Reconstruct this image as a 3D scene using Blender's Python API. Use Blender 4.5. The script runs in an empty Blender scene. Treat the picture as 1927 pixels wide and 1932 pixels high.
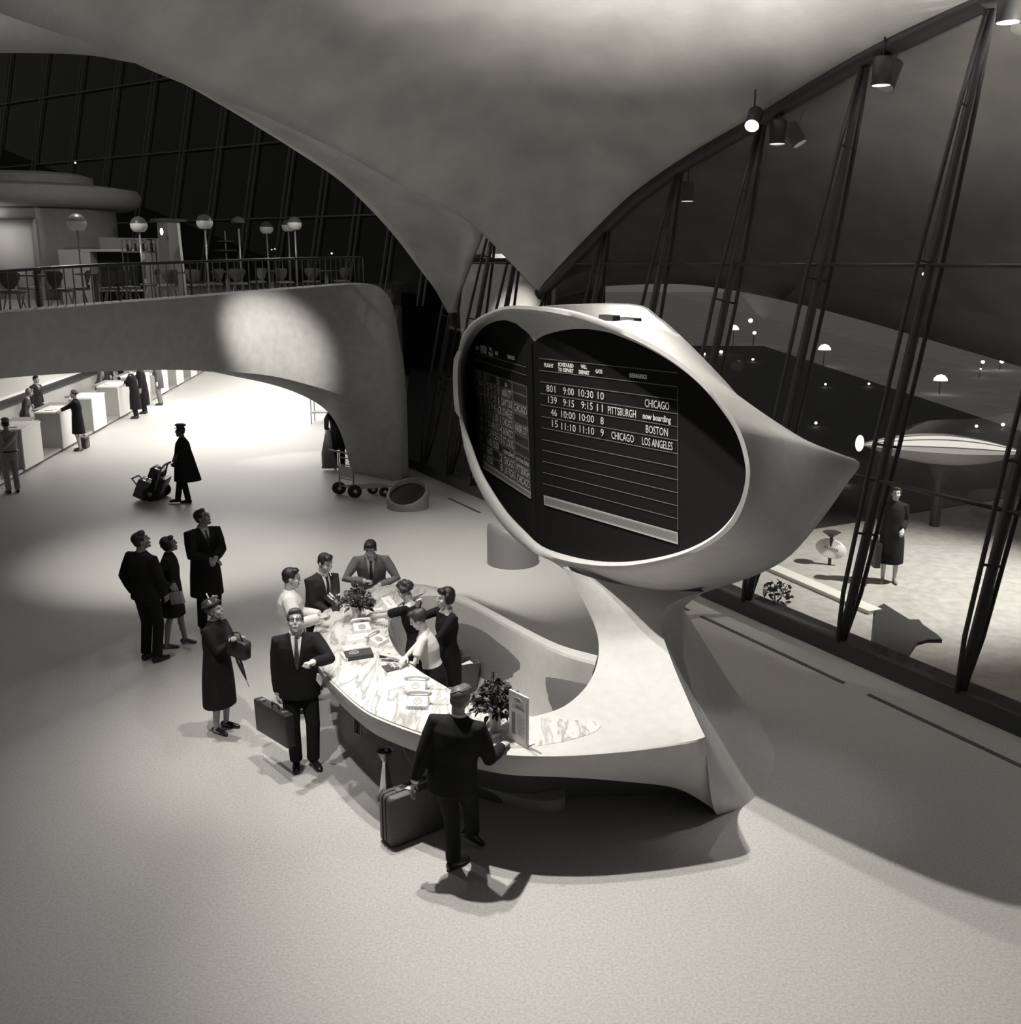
import bpy, math, random
import numpy as np
from mathutils import Vector, Matrix
from mathutils.bvhtree import BVHTree
random.seed(7)
sc = bpy.context.scene
COL = sc.collection

# ------------------------------------------------------------------ camera
F_PX, CX, CY, PITCH = 1950.0, 963.5, 966.0, math.radians(13.7)
CAM = np.array([0, 0, 5.25])
cam_d = bpy.data.cameras.new('camera'); cam = bpy.data.objects.new('camera', cam_d); COL.objects.link(cam)
cam.location = CAM; cam.rotation_euler = (math.pi/2 - PITCH, 0, 0)
cam_d.sensor_fit = 'HORIZONTAL'; cam_d.sensor_width = 36.0; cam_d.lens = 36.0*F_PX/1927.0
cam_d.clip_end = 500
sc.camera = cam
# ------------------------------------------------------------------ world, exposure
sc.view_settings.view_transform = 'Standard'; sc.view_settings.look = 'None'
sc.view_settings.gamma = 1.0; sc.view_settings.exposure = 0.1
sc.view_settings.use_curve_mapping = False
WORLD = 0.095
wd = bpy.data.worlds.new('night'); sc.world = wd; wd.use_nodes = True
wd.node_tree.nodes['Background'].inputs[0].default_value = (WORLD, WORLD*.985, WORLD*.95, 1)
sc.cycles.max_bounces = 8; sc.cycles.transparent_max_bounces = 16
# ------------------------------------------------------------------ lights
WARM = (1.0, .975, .92)
def aim(o, tgt):
    o.rotation_euler = (Vector(tgt) - o.location).to_track_quat('-Z', 'Y').to_euler()
def spot(name, loc, tgt, watts, size, blend=.5, rad=.12):
    l = bpy.data.lights.new(name, 'SPOT'); l.energy = watts; l.spot_size = math.radians(size); l.spot_blend = blend
    l.shadow_soft_size = rad; l.color = WARM
    o = bpy.data.objects.new(name, l); COL.objects.link(o); o.location = loc; aim(o, tgt); return o
def area(name, loc, tgt, watts, sx, sy):
    l = bpy.data.lights.new(name, 'AREA'); l.energy = watts; l.shape = 'RECTANGLE'; l.size = sx; l.size_y = sy; l.color = WARM
    o = bpy.data.objects.new(name, l); COL.objects.link(o); o.location = loc
    if abs(loc[0]-tgt[0])+abs(loc[1]-tgt[1]) > 1e-3: aim(o, tgt)
    return o
def point(name, loc, watts, rad=.1):
    l = bpy.data.lights.new(name, 'POINT'); l.energy = watts; l.shadow_soft_size = rad; l.color = WARM
    o = bpy.data.objects.new(name, l); COL.objects.link(o); o.location = loc; return o
spot('ceiling_spot', (-1.4, 10.6, 9.3), (-.2, 9.6, 0), 1700, 70, 1.0, .10)
spot('ceiling_spot', (-1.7, 9.7, 9.4), (1.8, 7.9, 0), 3300, 58, 1.0, .10)
spot('ceiling_spot', (-4.2, 11.4, 9.2), (-2.2, 11.4, 0), 1000, 50, 1.0, .12)
spot('ceiling_spot', (-2.8, 6.6, 9.3), (-2.3, 10.5, 1.2), 1700, 31, 1.0, .12)
spot('floor_spot', (3.9, 7.6, 8.9), (2.5, 9.5, 0), 500, 22, 1.0, .25)
spot('floor_spot', (-5.0, 13.0, 9.2), (-6.0, 17.9, 0), 4200, 34, 1.0, .2)
spot('floor_spot', (-.5, 13.6, 8.9), (-.8, 17.8, 0), 4000, 46, 1.0, .2)
spot('bridge_spot', (-3.6, 15.0, 7.0), (-5.3, 23.4, 3.2), 9000, 17.5, 1.0, .15)
spot('buttress_spot', (-.3, 25.6, 7.3), (-.05, 27.6, 3.9), 2200, 27, .9, .06)
point('sign_hood_lamp', (.95, 11.05, 4.42), 60, .05)
spot('board_spot', (-6.5, 12.0, 9.0), (-.1, 11.7, 3.6), 2200, 22, .8, .08)
spot('vault_uplight', (1.7, 10.3, 4.95), (1.5, 13.6, 10.2), 4400, 80, 1.0, .04)
spot('vault_uplight', (3.6, 9.8, 4.2), (4.2, 12.6, 9.5), 1500, 70, 1.0, .04)
spot('roof_edge_spot', (4.05, 16.6, 7.3), (.5, 10.8, 3.0), 400, 40, .6, .04)
spot('outside_lamp', (9, 16, 5.5), (7.0, 16.8, 0), 2600, 75, .8, .05)
spot('overhang_uplight', (6.9, 12.6, 7.0), (7.6, 13.8, 11), 2400, 120, 1.0, .04)
spot('far_vault_uplight', (-15, 24, 6.4), (-16, 27, 12), 500, 80, 1.0, .06)
point('mezzanine_fill', (-8.6, 21.5, 7.3), 190, .05)  # added fill lights, here and below, without fixtures, to brighten the terrace
point('mezzanine_fill', (-5.0, 25.5, 7.0), 90, .05)
point('kiosk_lamp', (-13.2, 26.4, 6.3), 30, .06)
area('hall_light', (-9.6, 41, 3.75), (-9.6, 41, 0), 2000, 7.2, 26)
area('hall_light', (-15.5, 38, 3.7), (-17, 38, 1.5), 500, 1.2, 26)


# ------------------------------------------------------------------ photo geometry: pixel -> place
RX = np.array([1, 0, 0.]); FW = np.array([0, math.cos(PITCH), -math.sin(PITCH)]); UP = np.array([0, math.sin(PITCH), math.cos(PITCH)])
def ray(x, y): return FW + RX*(x-CX)/F_PX - UP*(y-CY)/F_PX
def pz(x, y, z=0.0):
    d = ray(x, y); return CAM + d*((z-CAM[2])/d[2])
def pd(x, y, d):
    r = ray(x, y); return CAM + r*(d/r[1])
def ppl(x, y, p, n):
    r = ray(x, y); n = np.array(n); return CAM + r*(np.dot(np.array(p)-CAM, n)/np.dot(r, n))
def V(*a): return np.array(a, dtype=float)
def nrm(v): v = np.array(v, dtype=float); return v/np.linalg.norm(v)

# ------------------------------------------------------------------ materials
MATS = {}
def mat(name, v=.5, rough=.6, metal=0., noise=None, bump=None, emit=0., spec=.5, tint=(1, .985, .95)):
    """grey film-toned material; noise=(scale, amount, detail), bump=(scale, strength)"""
    if name in MATS: return MATS[name]
    m = bpy.data.materials.new(name); m.use_nodes = True; nt = m.node_tree; b = nt.nodes['Principled BSDF']
    col = tuple(v*t for t in tint) + (1,)
    b.inputs['Base Color'].default_value = col; b.inputs['Roughness'].default_value = rough
    b.inputs['Metallic'].default_value = metal; b.inputs['Specular IOR Level'].default_value = spec
    if noise or bump:
        tc = nt.nodes.new('ShaderNodeTexCoord')
    if noise:
        n = nt.nodes.new('ShaderNodeTexNoise'); n.inputs['Scale'].default_value = noise[0]; n.inputs['Detail'].default_value = noise[2] if len(noise) > 2 else 4
        nt.links.new(tc.outputs['Object'], n.inputs['Vector'])
        r = nt.nodes.new('ShaderNodeMapRange'); r.inputs[1].default_value = .3; r.inputs[2].default_value = .7
        r.inputs[3].default_value = max(0, v*(1-noise[1])); r.inputs[4].default_value = min(1, v*(1+noise[1]))
        nt.links.new(n.outputs['Fac'], r.inputs[0])
        mx = nt.nodes.new('ShaderNodeCombineColor')
        for i, t in enumerate(tint):
            mm = nt.nodes.new('ShaderNodeMath'); mm.operation = 'MULTIPLY'; mm.inputs[1].default_value = t
            nt.links.new(r.outputs[0], mm.inputs[0]); nt.links.new(mm.outputs[0], mx.inputs[i])
        nt.links.new(mx.outputs[0], b.inputs['Base Color'])
    if bump:
        n2 = nt.nodes.new('ShaderNodeTexNoise'); n2.inputs['Scale'].default_value = bump[0]; n2.inputs['Detail'].default_value = 5
        nt.links.new(tc.outputs['Object'], n2.inputs['Vector'])
        bp = nt.nodes.new('ShaderNodeBump'); bp.inputs['Strength'].default_value = bump[1]; bp.inputs['Distance'].default_value = .02
        nt.links.new(n2.outputs['Fac'], bp.inputs['Height']); nt.links.new(bp.outputs[0], b.inputs['Normal'])
    if emit:
        b.inputs['Emission Color'].default_value = (1, .975, .93, 1); b.inputs['Emission Strength'].default_value = emit
    MATS[name] = m; return m
def glass_mat(name, dark=1.0, ior=.06):
    m = bpy.data.materials.new(name); m.use_nodes = True; nt = m.node_tree
    for n in list(nt.nodes): nt.nodes.remove(n)
    out = nt.nodes.new('ShaderNodeOutputMaterial'); mx = nt.nodes.new('ShaderNodeMixShader')
    t = nt.nodes.new('ShaderNodeBsdfTransparent'); t.inputs[0].default_value = (dark, dark*.985, dark*.95, 1)
    g = nt.nodes.new('ShaderNodeBsdfGlossy'); g.inputs['Roughness'].default_value = 0.0; g.inputs[0].default_value = (1, .99, .96, 1)
    lw = nt.nodes.new('ShaderNodeLayerWeight'); lw.inputs[0].default_value = .5
    pw = nt.nodes.new('ShaderNodeMath'); pw.operation = 'POWER'; pw.inputs[1].default_value = 5
    nt.links.new(lw.outputs['Facing'], pw.inputs[0])
    ma = nt.nodes.new('ShaderNodeMath'); ma.operation = 'MULTIPLY_ADD'; ma.inputs[1].default_value = .92; ma.inputs[2].default_value = ior
    nt.links.new(pw.outputs[0], ma.inputs[0])
    nt.links.new(ma.outputs[0], mx.inputs[0]); nt.links.new(t.outputs[0], mx.inputs[1]); nt.links.new(g.outputs[0], mx.inputs[2])
    nt.links.new(mx.outputs[0], out.inputs[0]); MATS[name] = m; return m
def marble_mat():
    m = mat('marble', .82, .25); nt = m.node_tree; b = nt.nodes['Principled BSDF']
    tc = nt.nodes.new('ShaderNodeTexCoord'); mp = nt.nodes.new('ShaderNodeMapping'); mp.inputs['Rotation'].default_value = (0, 0, math.radians(-38))
    mp.inputs['Scale'].default_value = (2.6, .45, 1)
    n = nt.nodes.new('ShaderNodeTexNoise'); n.inputs['Scale'].default_value = 2.2; n.inputs['Detail'].default_value = 8; n.inputs['Distortion'].default_value = .5
    cr = nt.nodes.new('ShaderNodeValToRGB')
    e = cr.color_ramp.elements; e[0].position = .0; e[0].color = (.56, .55, .53, 1); e[1].position = 1; e[1].color = (.62, .61, .585, 1)
    for p, v in ((.40, .62), (.455, .34), (.485, .57), (.55, .62), (.60, .42), (.66, .62)):
        k = e.new(p); k.color = (v, v*.985, v*.95, 1)
    nt.links.new(tc.outputs['Object'], mp.inputs[0]); nt.links.new(mp.outputs[0], n.inputs['Vector'])
    nt.links.new(n.outputs['Fac'], cr.inputs[0]); nt.links.new(cr.outputs[0], b.inputs['Base Color']); return m
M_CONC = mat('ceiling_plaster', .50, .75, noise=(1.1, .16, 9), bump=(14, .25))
M_SCULPT = mat('white_plaster', .50, .6, noise=(9, .05, 8), bump=(60, .08))
M_FLOOR = mat('terrazzo_floor', .45, .5, noise=(42, .16, 6), bump=(90, .10))
M_MARBLE = marble_mat()
M_STEEL = mat('dark_steel', .035, .45)
M_SILL = mat('sill_stone', .05, .4)
M_BLACK = mat('black_panel', .012, .4)
M_WHITE = mat('white_paint', .78, .45)
M_CHROME = mat('chrome', .6, .22, metal=1.)
M_GLASS = glass_mat('window_glass', .95, .07)
M_GLASSD = glass_mat('night_glass', .5, .03)

# ------------------------------------------------------------------ mesh helpers
class MB:
    def __init__(s): s.v = []; s.f = []
    def add(s, verts, faces):
        o = len(s.v); s.v += [tuple(map(float, p)) for p in verts]; s.f += [tuple(i+o for i in f) for f in faces]; return s
    def box(s, c, size, ax=None, bev=0):
        c = np.array(c, float); X, Y, Z = ax if ax is not None else (V(1, 0, 0), V(0, 1, 0), V(0, 0, 1))
        hx, hy, hz = [q/2 for q in size]
        if bev <= 0:
            vs = [c + X*a*hx + Y*b*hy + Z*d*hz for d in (-1, 1) for a, b in ((-1, -1), (1, -1), (1, 1), (-1, 1))]
            return s.add(vs, [(3, 2, 1, 0), (4, 5, 6, 7), (0, 1, 5, 4), (1, 2, 6, 5), (2, 3, 7, 6), (3, 0, 4, 7)])
        ring = []
        for sx, sy in ((1, 1), (-1, 1), (-1, -1), (1, -1)):
            a0 = {(1, 1): 0, (-1, 1): 90, (-1, -1): 180, (1, -1): 270}[(sx, sy)]
            for k in range(4):
                a = math.radians(a0 + k*30); ring.append((sx*(hx-bev)+bev*math.cos(a), sy*(hy-bev)+bev*math.sin(a)))
        n = len(ring); vs = []
        for z, sh in ((-hz, bev*.5), (-hz+bev*.5, 0), (hz-bev*.5, 0), (hz, bev*.5)):
            for x, y in ring:
                l = math.hypot(x, y) or 1
                vs.append(c + X*(x - sh*x/l) + Y*(y - sh*y/l) + Z*z)
        fs = [tuple(range(n-1, -1, -1)), tuple(range(3*n, 4*n))]
        for r in range(3):
            for i in range(n): j = (i+1) % n; fs.append((r*n+i, r*n+j, (r+1)*n+j, (r+1)*n+i))
        return s.add(vs, fs)
    def tube(s, pts, rad, n=8, cap=True, closed=False):
        pts = [np.array(p, float) for p in pts]; m = len(pts)
        if not hasattr(rad, '__len__'): rad = [rad]*m
        vs = []; fs = []; prev = None
        for i in range(m):
            a = pts[(i-1) % m] if closed else pts[max(i-1, 0)]; b = pts[(i+1) % m] if closed else pts[min(i+1, m-1)]
            t = nrm(b-a)
            if prev is None: u = np.cross(t, V(0, 0, 1)); u = u if np.linalg.norm(u) > 1e-3 else np.cross(t, V(1, 0, 0))
            else: u = prev - t*np.dot(prev, t)
            u = nrm(u); prev = u; w = np.cross(t, u)
            r = rad[i]; ra, rb = (r if hasattr(r, '__len__') else (r, r))
            for k in range(n):
                an = 2*math.pi*k/n; vs.append(pts[i] + u*math.cos(an)*ra + w*math.sin(an)*rb)
        for i in range(m if closed else m-1):
            for k in range(n):
                k2 = (k+1) % n; i2 = (i+1) % m; fs.append((i*n+k, i*n+k2, i2*n+k2, i2*n+k))
        if cap and not closed: fs += [tuple(range(n-1, -1, -1)), tuple(range((m-1)*n, m*n))]
        return s.add(vs, fs)
    def lathe(s, prof, c=(0, 0, 0), n=24, ax=None):
        c = np.array(c, float); X, Y, Z = ax if ax is not None else (V(1, 0, 0), V(0, 1, 0), V(0, 0, 1)); vs = []; fs = []
        for r, z in prof:
            for k in range(n):
                a = 2*math.pi*k/n; vs.append(c + X*r*math.cos(a) + Y*r*math.sin(a) + Z*z)
        for i in range(len(prof)-1):
            for k in range(n): k2 = (k+1) % n; fs.append((i*n+k, i*n+k2, (i+1)*n+k2, (i+1)*n+k))
        fs += [tuple(range(n-1, -1, -1)), tuple(range((len(prof)-1)*n, len(prof)*n))]
        return s.add(vs, fs)
    def ellipsoid(s, c, r, ax=None, nu=14, nv=9):
        c = np.array(c, float); X, Y, Z = ax if ax is not None else (V(1, 0, 0), V(0, 1, 0), V(0, 0, 1)); vs = []; fs = []
        for j in range(1, nv):
            b = math.pi*j/nv
            for i in range(nu):
                a = 2*math.pi*i/nu; vs.append(c + X*r[0]*math.sin(b)*math.cos(a) + Y*r[1]*math.sin(b)*math.sin(a) - Z*r[2]*math.cos(b))
        for j in range(nv-2):
            for i in range(nu): i2 = (i+1) % nu; fs.append((j*nu+i, j*nu+i2, (j+1)*nu+i2, (j+1)*nu+i))
        vs += [c - Z*r[2], c + Z*r[2]]; a, b = len(vs)-2, len(vs)-1; o = (nv-2)*nu
        for i in range(nu): i2 = (i+1) % nu; fs += [(a, i2, i), (b, o+i, o+i2)]
        return s.add(vs, fs)
    def prism(s, poly, z0, z1):
        n = len(poly); vs = [(p[0], p[1], z0) for p in poly] + [(p[0], p[1], z1) for p in poly]
        fs = [tuple(range(n-1, -1, -1)), tuple(range(n, 2*n))] + [(i, (i+1) % n, n+(i+1) % n, n+i) for i in range(n)]
        return s.add(vs, fs)
    def grid(s, rows, closed=False, flip=False):
        m = len(rows); n = len(rows[0]); vs = [p for r in rows for p in r]; fs = []
        for i in range(m-1):
            for k in range(n if closed else n-1):
                k2 = (k+1) % n; f = (i*n+k, i*n+k2, (i+1)*n+k2, (i+1)*n+k); fs.append(f[::-1] if flip else f)
        return s.add(vs, fs)
    def quad(s, a, b, c, d): return s.add([a, b, c, d], [(0, 1, 2, 3)])
    def mesh(s, name):
        me = bpy.data.meshes.new(name); me.from_pydata(s.v, [], s.f); me.validate(); me.update(); return me
    def build(s, name, m, parent=None, smooth=False, loc=None, angle=None):
        me = s.mesh(name); me.materials.append(m)
        if smooth:
            me.polygons.foreach_set('use_smooth', [True]*len(me.polygons))
            if angle:
                me.set_sharp_from_angle(angle=math.radians(angle))
        return link(name, me, parent, loc)
def link(name, me, parent=None, loc=None):
    o = bpy.data.objects.new(name, me); COL.objects.link(o)
    if parent is not None: o.parent = parent
    if loc is not None: o.location = loc
    return o
def thing(name, label, cat, loc=(0, 0, 0), rz=0, group=None):
    o = bpy.data.objects.new(name, None); COL.objects.link(o); o.location = tuple(map(float, loc)); o.rotation_euler = (0, 0, rz)
    o.empty_display_size = .1
    return tag(o, label, cat, group)
def tag(o, label, cat, group=None):
    o['label'] = label; o['category'] = cat
    if group: o['group'] = group
    return o
def struct(o): o['kind'] = 'structure'; return o
def stuff(o): o['kind'] = 'stuff'; return o
def copy_tree(o, parent=None, loc=None, rz=None, label=None):
    c = o.copy(); COL.objects.link(c)
    if parent is not None: c.parent = parent
    if loc is not None: c.location = tuple(map(float, loc))
    if rz is not None: c.rotation_euler = (0, 0, rz)
    if label: c['label'] = label
    for ch in o.children: copy_tree(ch, c)
    return c
def cr(pts, n, closed=False):
    """resample a polyline through a Catmull-Rom spline to n points, even in index"""
    P = [np.array(p, float) for p in pts]; m = len(P); out = []
    N = n if closed else n-1
    for i in range(n):
        t = i/N*(m if closed else m-1); k = int(t); 
        if not closed and k >= m-1: k = m-2
        u = t-k
        g = (lambda j: P[j % m]) if closed else (lambda j: P[min(max(j, 0), m-1)])
        a, b, c, d = g(k-1), g(k), g(k+1), g(k+2)
        out.append(.5*((2*b) + (c-a)*u + (2*a-5*b+4*c-d)*u*u + (-a+3*b-3*c+d)*u**3))
    return out
def even(pts, n):
    """resample a dense polyline evenly by length"""
    P = [np.array(p, float) for p in pts]; L = [0]
    for a, b in zip(P, P[1:]): L.append(L[-1] + np.linalg.norm(b-a))
    out = []; k = 0
    for i in range(n):
        t = L[-1]*i/(n-1)
        while k < len(P)-2 and L[k+1] < t: k += 1
        u = (t-L[k])/max(L[k+1]-L[k], 1e-9); out.append(P[k]*(1-u)+P[k+1]*u)
    return out
def solid(o, t, off=1.0):
    md = o.modifiers.new('thickness', 'SOLIDIFY'); md.thickness = t; md.offset = off; return o

# ================================================================== the setting
# right curtain wall: base line, outward lean 12 degrees
WA, WB = pz(870, 925), pz(1900, 1380)
WE = nrm(WB-WA); WN = nrm(V(-WE[1], WE[0], 0)); WN = WN if WN[0] > 0 else -WN
LEAN = math.radians(12); WU = V(0, 0, math.cos(LEAN)) + WN*math.sin(LEAN); WNN = np.cross(WE, WU)
WNN = WNN if np.dot(WNN, WN) > 0 else -WNN
def wall(s, h, off=0): return WA + WE*s + WU*h + WNN*off
def wall_sh(x, y):
    w = ppl(x, y, WA, WNN); return np.dot(w-WA, WE), np.dot(w-WA, WU)
roof_px = [(1022, 548), (1110, 455), (1200, 367), (1300, 296), (1440, 214), (1640, 95), (1840, 0)]
roof_sh = [wall_sh(*p) for p in roof_px] + [(14, 9.05), (17, 9.3), (21, 9.2)]
def roof_h(s):
    a = sorted(roof_sh); return float(np.interp(s, [p[0] for p in a], [p[1] for p in a]))

# floor and ground
mb = MB(); xs = np.linspace(-30, 14, 12); ys = np.linspace(-4, 70, 20)
poly = [wall(24, 0), wall(-3.6, 0), (-2.75, 26.2, 0), (-7.6, 75, 0), (-32, 75, 0), (-32, -6, 0), (8.5, -6, 0)]
mb.prism([(p[0], p[1]) for p in poly], -.25, 0)
struct(mb.build('floor', M_FLOOR))
M_ASPH = mat('asphalt', .62, .8, noise=(1, .10, 4)); M_PAVE = mat('pavement', .42, .7, noise=(6, .15, 6))
struct(MB().box((20, 60, -.55), (260, 260, .4)).build('ground', M_ASPH))
PZ = -.04
struct(MB().prism([tuple(wall(s_, 0, d_)[:2]) for s_, d_ in ((-3.6, .05), (24, .05), (24, 11), (-3.6, 11))][::-1], PZ-.12, PZ).build('pavement', M_PAVE))
struct(MB().prism([(-2.9, 26.4), (wall(-3.4, 0, .3)[0], wall(-3.4, 0, .3)[1]), tuple(wall(6.5, 0, .3)[:2]), tuple((wall(6.5, 0, .3)+WN*16)[:2]), (16, 66), (-6.2, 66)], PZ, PZ+.02).build('ground_shade_patch', mat('ground_shade_asphalt', .035, .8, noise=(2, .2, 5))))  # near-black patch laid on the ground, its darkness is painted shade
M_KERB = mat('kerb_paint', .7, .6)
ka = wall(0, 0, 0)*0
# ---- ceiling vault over the hall
Lc = [(1016, 548, 22.3), (962, 490, 21.9), (880, 412, 21.0), (760, 348, 19.8), (640, 280, 18.6), (480, 204, 17.2), (290, 128, 15.6), (200, 88, 15.0), (0, 16, 13.8), (-300, -85, 12.2), (-800, -230, 9.5), (-1500, -420, 6.0)]
Lpts = cr([pd(*q) for q in Lc], 61)
s_end = [wall_sh(1026, 548)[0]] + [wall_sh(*q)[0] for q in roof_px[1:]] + [14, 17, 21]
Rpts = cr([wall(s, roof_h(s)) for s in s_end], 61)
rows = []
NU = 41
for i in range(61):
    a, b = Lpts[i], Rpts[i]; ln = np.linalg.norm(b-a); t = i/60
    bul = ln*(.10 + .10*t); r = []
    for k in range(NU):
        u = k/(NU-1); q = a*(1-u)+b*u; q = q + nrm(V(0, .45*(1-t), 1))*bul*4*u*(1-u); r.append(q)
    rows.append(r)
ceil = MB().grid(rows).build('ceiling', M_CONC, smooth=True); struct(ceil); solid(ceil, .22, 0)
VAULT = rows
# soffit band of the left arch and its leg
top = cr([pd(*q) for q in [(286, 127, 15.7), (400, 172, 16.6), (480, 206, 17.3), (560, 240, 18.0), (640, 281, 18.7), (760, 349, 19.9), (840, 386, 20.7), (903, 428, 21.6), (886, 490, 23), (868, 545, 24.2), (849, 590, 25)]], 48)
bot = cr([pd(*q) for q in [(285, 128, 15.9), (350, 160, 16.9), (410, 194, 17.8), (480, 236, 18.7), (560, 286, 19.8), (640, 340, 21), (700, 396, 22), (750, 452, 22.9), (790, 505, 23.7), (820, 545, 24.3), (846, 592, 25.1)]], 48)
rows = []
for a, b in zip(top, bot): rows.append([a*(1-u)+b*u + V(.25, .5, .12)*4*u*(1-u)*np.linalg.norm(a-b)*.25 for u in np.linspace(0, 1, 9)])
o = MB().grid(rows).build('ceiling_arch', M_CONC, smooth=True); solid(o, .2, -1); struct(o)
# second vault far to the left
A = cr([pd(*q) for q in [(-420, 140, 24), (-120, 106, 25), (0, 100, 26), (150, 103, 27), (230, 115, 27.5), (300, 133, 28), (420, 200, 29)]], 25)
Bk = cr([pd(*q) for q in [(-420, -250, 17), (-100, -150, 18), (0, -60, 19), (150, 0, 20), (260, 60, 22), (330, 110, 24), (450, 190, 27)]], 25)
rows = [[a*(1-u)+b*u + V(0, .2, 1)*1.6*4*u*(1-u) for u in np.linspace(0, 1, 11)] for a, b in zip(A, Bk)]
o = MB().grid(rows).build('ceiling_side', M_CONC, smooth=True); struct(o); solid(o, .2, 1)
# roof overhang beyond the glass
ov = cr([pd(*q) for q in [(1000, 570, 30), (1100, 545, 30), (1200, 537, 29.5), (1300, 537, 29), (1400, 551, 28), (1500, 572, 27), (1600, 597, 26), (1750, 640, 24.5), (1927, 692, 22.5), (2300, 800, 20), (2800, 930, 16)]], 41)
Rp2 = cr([wall(s, roof_h(s)+.12, .08) for s in s_end], 41)
rows = [[a*(1-u)+b*u + V(0, 0, 1)*1.4*math.sin(math.pi*u**.8) for u in np.linspace(0, 1, 17)] for a, b in zip(Rp2, ov)]
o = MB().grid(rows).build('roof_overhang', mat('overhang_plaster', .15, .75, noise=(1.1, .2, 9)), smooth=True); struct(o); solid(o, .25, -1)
# roof edge beam
mb = MB(); pts = even([wall(s, roof_h(s)-.09, -.02) for s in np.linspace(2.0, 20, 90)], 60)
mb.tube(pts, [(.12, .14)]*60, 8); struct(mb.build('trim_1', M_STEEL, smooth=True))
# sill
mb = MB()
for s0, s1 in ((-3.4, 24),):
    c = wall((s0+s1)/2, 0, .18)*V(1, 1, 0); mb.box(c+V(0, 0, .12), (s1-s0, .36, .24), (WE, WN, V(0, 0, 1)))
struct(mb.build('baseboard_right', M_SILL))
# floor air slots beside the sill
M_SLOT = mat('floor_slot', .08, .6)
for k, (s0, s1) in enumerate(((.6, 2.2), (5.2, 9.4), (9.7, 12.6), (13.0, 16.5))):
    c = wall((s0+s1)/2, 0, -.62)*V(1, 1, 0)
    g = struct(MB().box(c+V(0, 0, .003), (s1-s0, .07, .006), (WE, WN, V(0, 0, 1))).build('floor_slot', M_SLOT))
# columns, panes, rails of the curtain wall
COLS = [15.75, 13.8, 11.88, 9.95, 8.0, 6.05, 4.1, 2.3, .55, -.77, -2.3]
win = thing('window_1', None, None); del win['label'], win['category']; win['kind'] = 'structure'
Z3 = V(0, 0, 1)
for s in COLS:
    H = roof_h(s)-.1 if s > 2.1 else 6.4
    mb = MB(); hs = np.linspace(.2, H, 9)
    mb.tube([wall(s, h, .02) for h in hs], [(.075, .055)]*9, 8)
    mb.build('mullion_post', M_STEEL, win, True)
    if H > 3:
        for sg in (-1, 1):
            prof = [(.2, .06), (.9, .17), (.34*H, .235), (.62*H, .235), (.85*H, .15), (H-.15, .06)]
            MB().tube([wall(s, h, sg*d) for h, d in prof], .032, 6).build('mullion_rod', M_STEEL, win, True)
        mb = MB()
        for f, d in ((.2, .20), (.34, .235), (.62, .235), (.85, .15)):
            mb.tube([wall(s, f*H, -d), wall(s, f*H, d)], .018, 6)
        mb.build('spreader', M_STEEL, win, True)
SC = sorted(COLS)
for a, b in zip(SC, SC[1:]):
    for h0, h1 in ((.24, 2.45), (2.45, 5.3), (5.3, 99)):
        ha, hb = (min(h1, roof_h(s)-.1 if s > 2.1 else 6.4) for s in (a, b))
        if ha <= h0 and hb <= h0: continue
        ha, hb = max(ha, h0+.01), max(hb, h0+.01)
        MB().add([wall(a, h0), wall(b, h0), wall(b, hb), wall(a, ha)], [(0, 1, 2, 3)]).build('pane', M_GLASS, win)
        if h1 < 90: MB().tube([wall(a, h1, .0), wall(b, h1, .0)], (.03), 6).build('rail', M_STEEL, win, True)
# concrete buttress seen between the arch legs, far pier
o = MB().add([pd(870, 640, 29), pd(1035, 640, 27.5), pd(1045, 380, 27.5), pd(860, 380, 29)], [(0, 1, 2, 3)]).build('wall_far', M_CONC); struct(o); solid(o, .3, -1)
o = MB().tube([pd(870, 488, 27.2), pd(1020, 486, 26.6)], (.12), 6).build('trim_2', M_STEEL); struct(o)

# ---- bridge (mezzanine) with its arch
ST = [  # px, y of the top edge, y of the under edge, distance
 (-330, 634, 735, 15.6), (-120, 613, 716, 16.4), (0, 601, 702, 17.0), (110, 591, 694, 18.0), (220, 581, 689, 19.2), (330, 572, 688, 20.6), (430, 563, 693, 22.0), (510, 556, 702, 23.2), (570, 551, 716, 24.0), (620, 547, 731, 24.5), (660, 544, 747, 24.8), (695, 545, 773, 24.9), (718, 554, 806, 24.9), (734, 580, 850, 24.9), (744, 635, 902, 24.9), (756, 720, 904.5, 24.95)]
IN_ = [None]*6 + [(430, 698, 23.0), (505, 714, 24.2), (556, 730, 24.9), (600, 751, 25.3), (628, 774, 25.6), (645, 800, 25.7), (656, 828, 25.75), (664, 858, 25.75), (672, 888, 25.8), (676, 888, 26.0)]
tops = cr([pd(x, y, d) for x, y, b, d in ST], 61); bots = cr([pd(x, b, d-.02) for x, y, b, d in ST], 61)
for b in bots: b[2] = max(b[2], 0.0)
inns = []
for (x, y, b, d), q in zip(ST, IN_): inns.append(pd(*q) if q else pd(x, b, d-.02) + V(-.3, .9, .05))
inns = cr(inns, 61)
for q in inns: q[2] = max(q[2], 0.0)
rows = []
BD = nrm(V(-.35, .94, 0))
for i, (a, b, q) in enumerate(zip(tops, bots, inns)):
    r = [a + BD*.35, a + BD*.06 + V(0, 0, .0), a]
    for u in np.linspace(.08, .92, 9): r.append(a*(1-u)+b*u - BD*.10*math.sin(math.pi*u))
    r += [b, b*.75+q*.25, b*.5+q*.5, q, q+BD*.25+V(0, 0, .25)]
    rows.append(r)
M_BRIDGE = mat('bridge_plaster', .36, .7, noise=(5, .08, 8), bump=(40, .1))
o = MB().grid(rows).build('wall_bridge', M_BRIDGE, smooth=True, angle=50); struct(o); solid(o, .12, 1)
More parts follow.
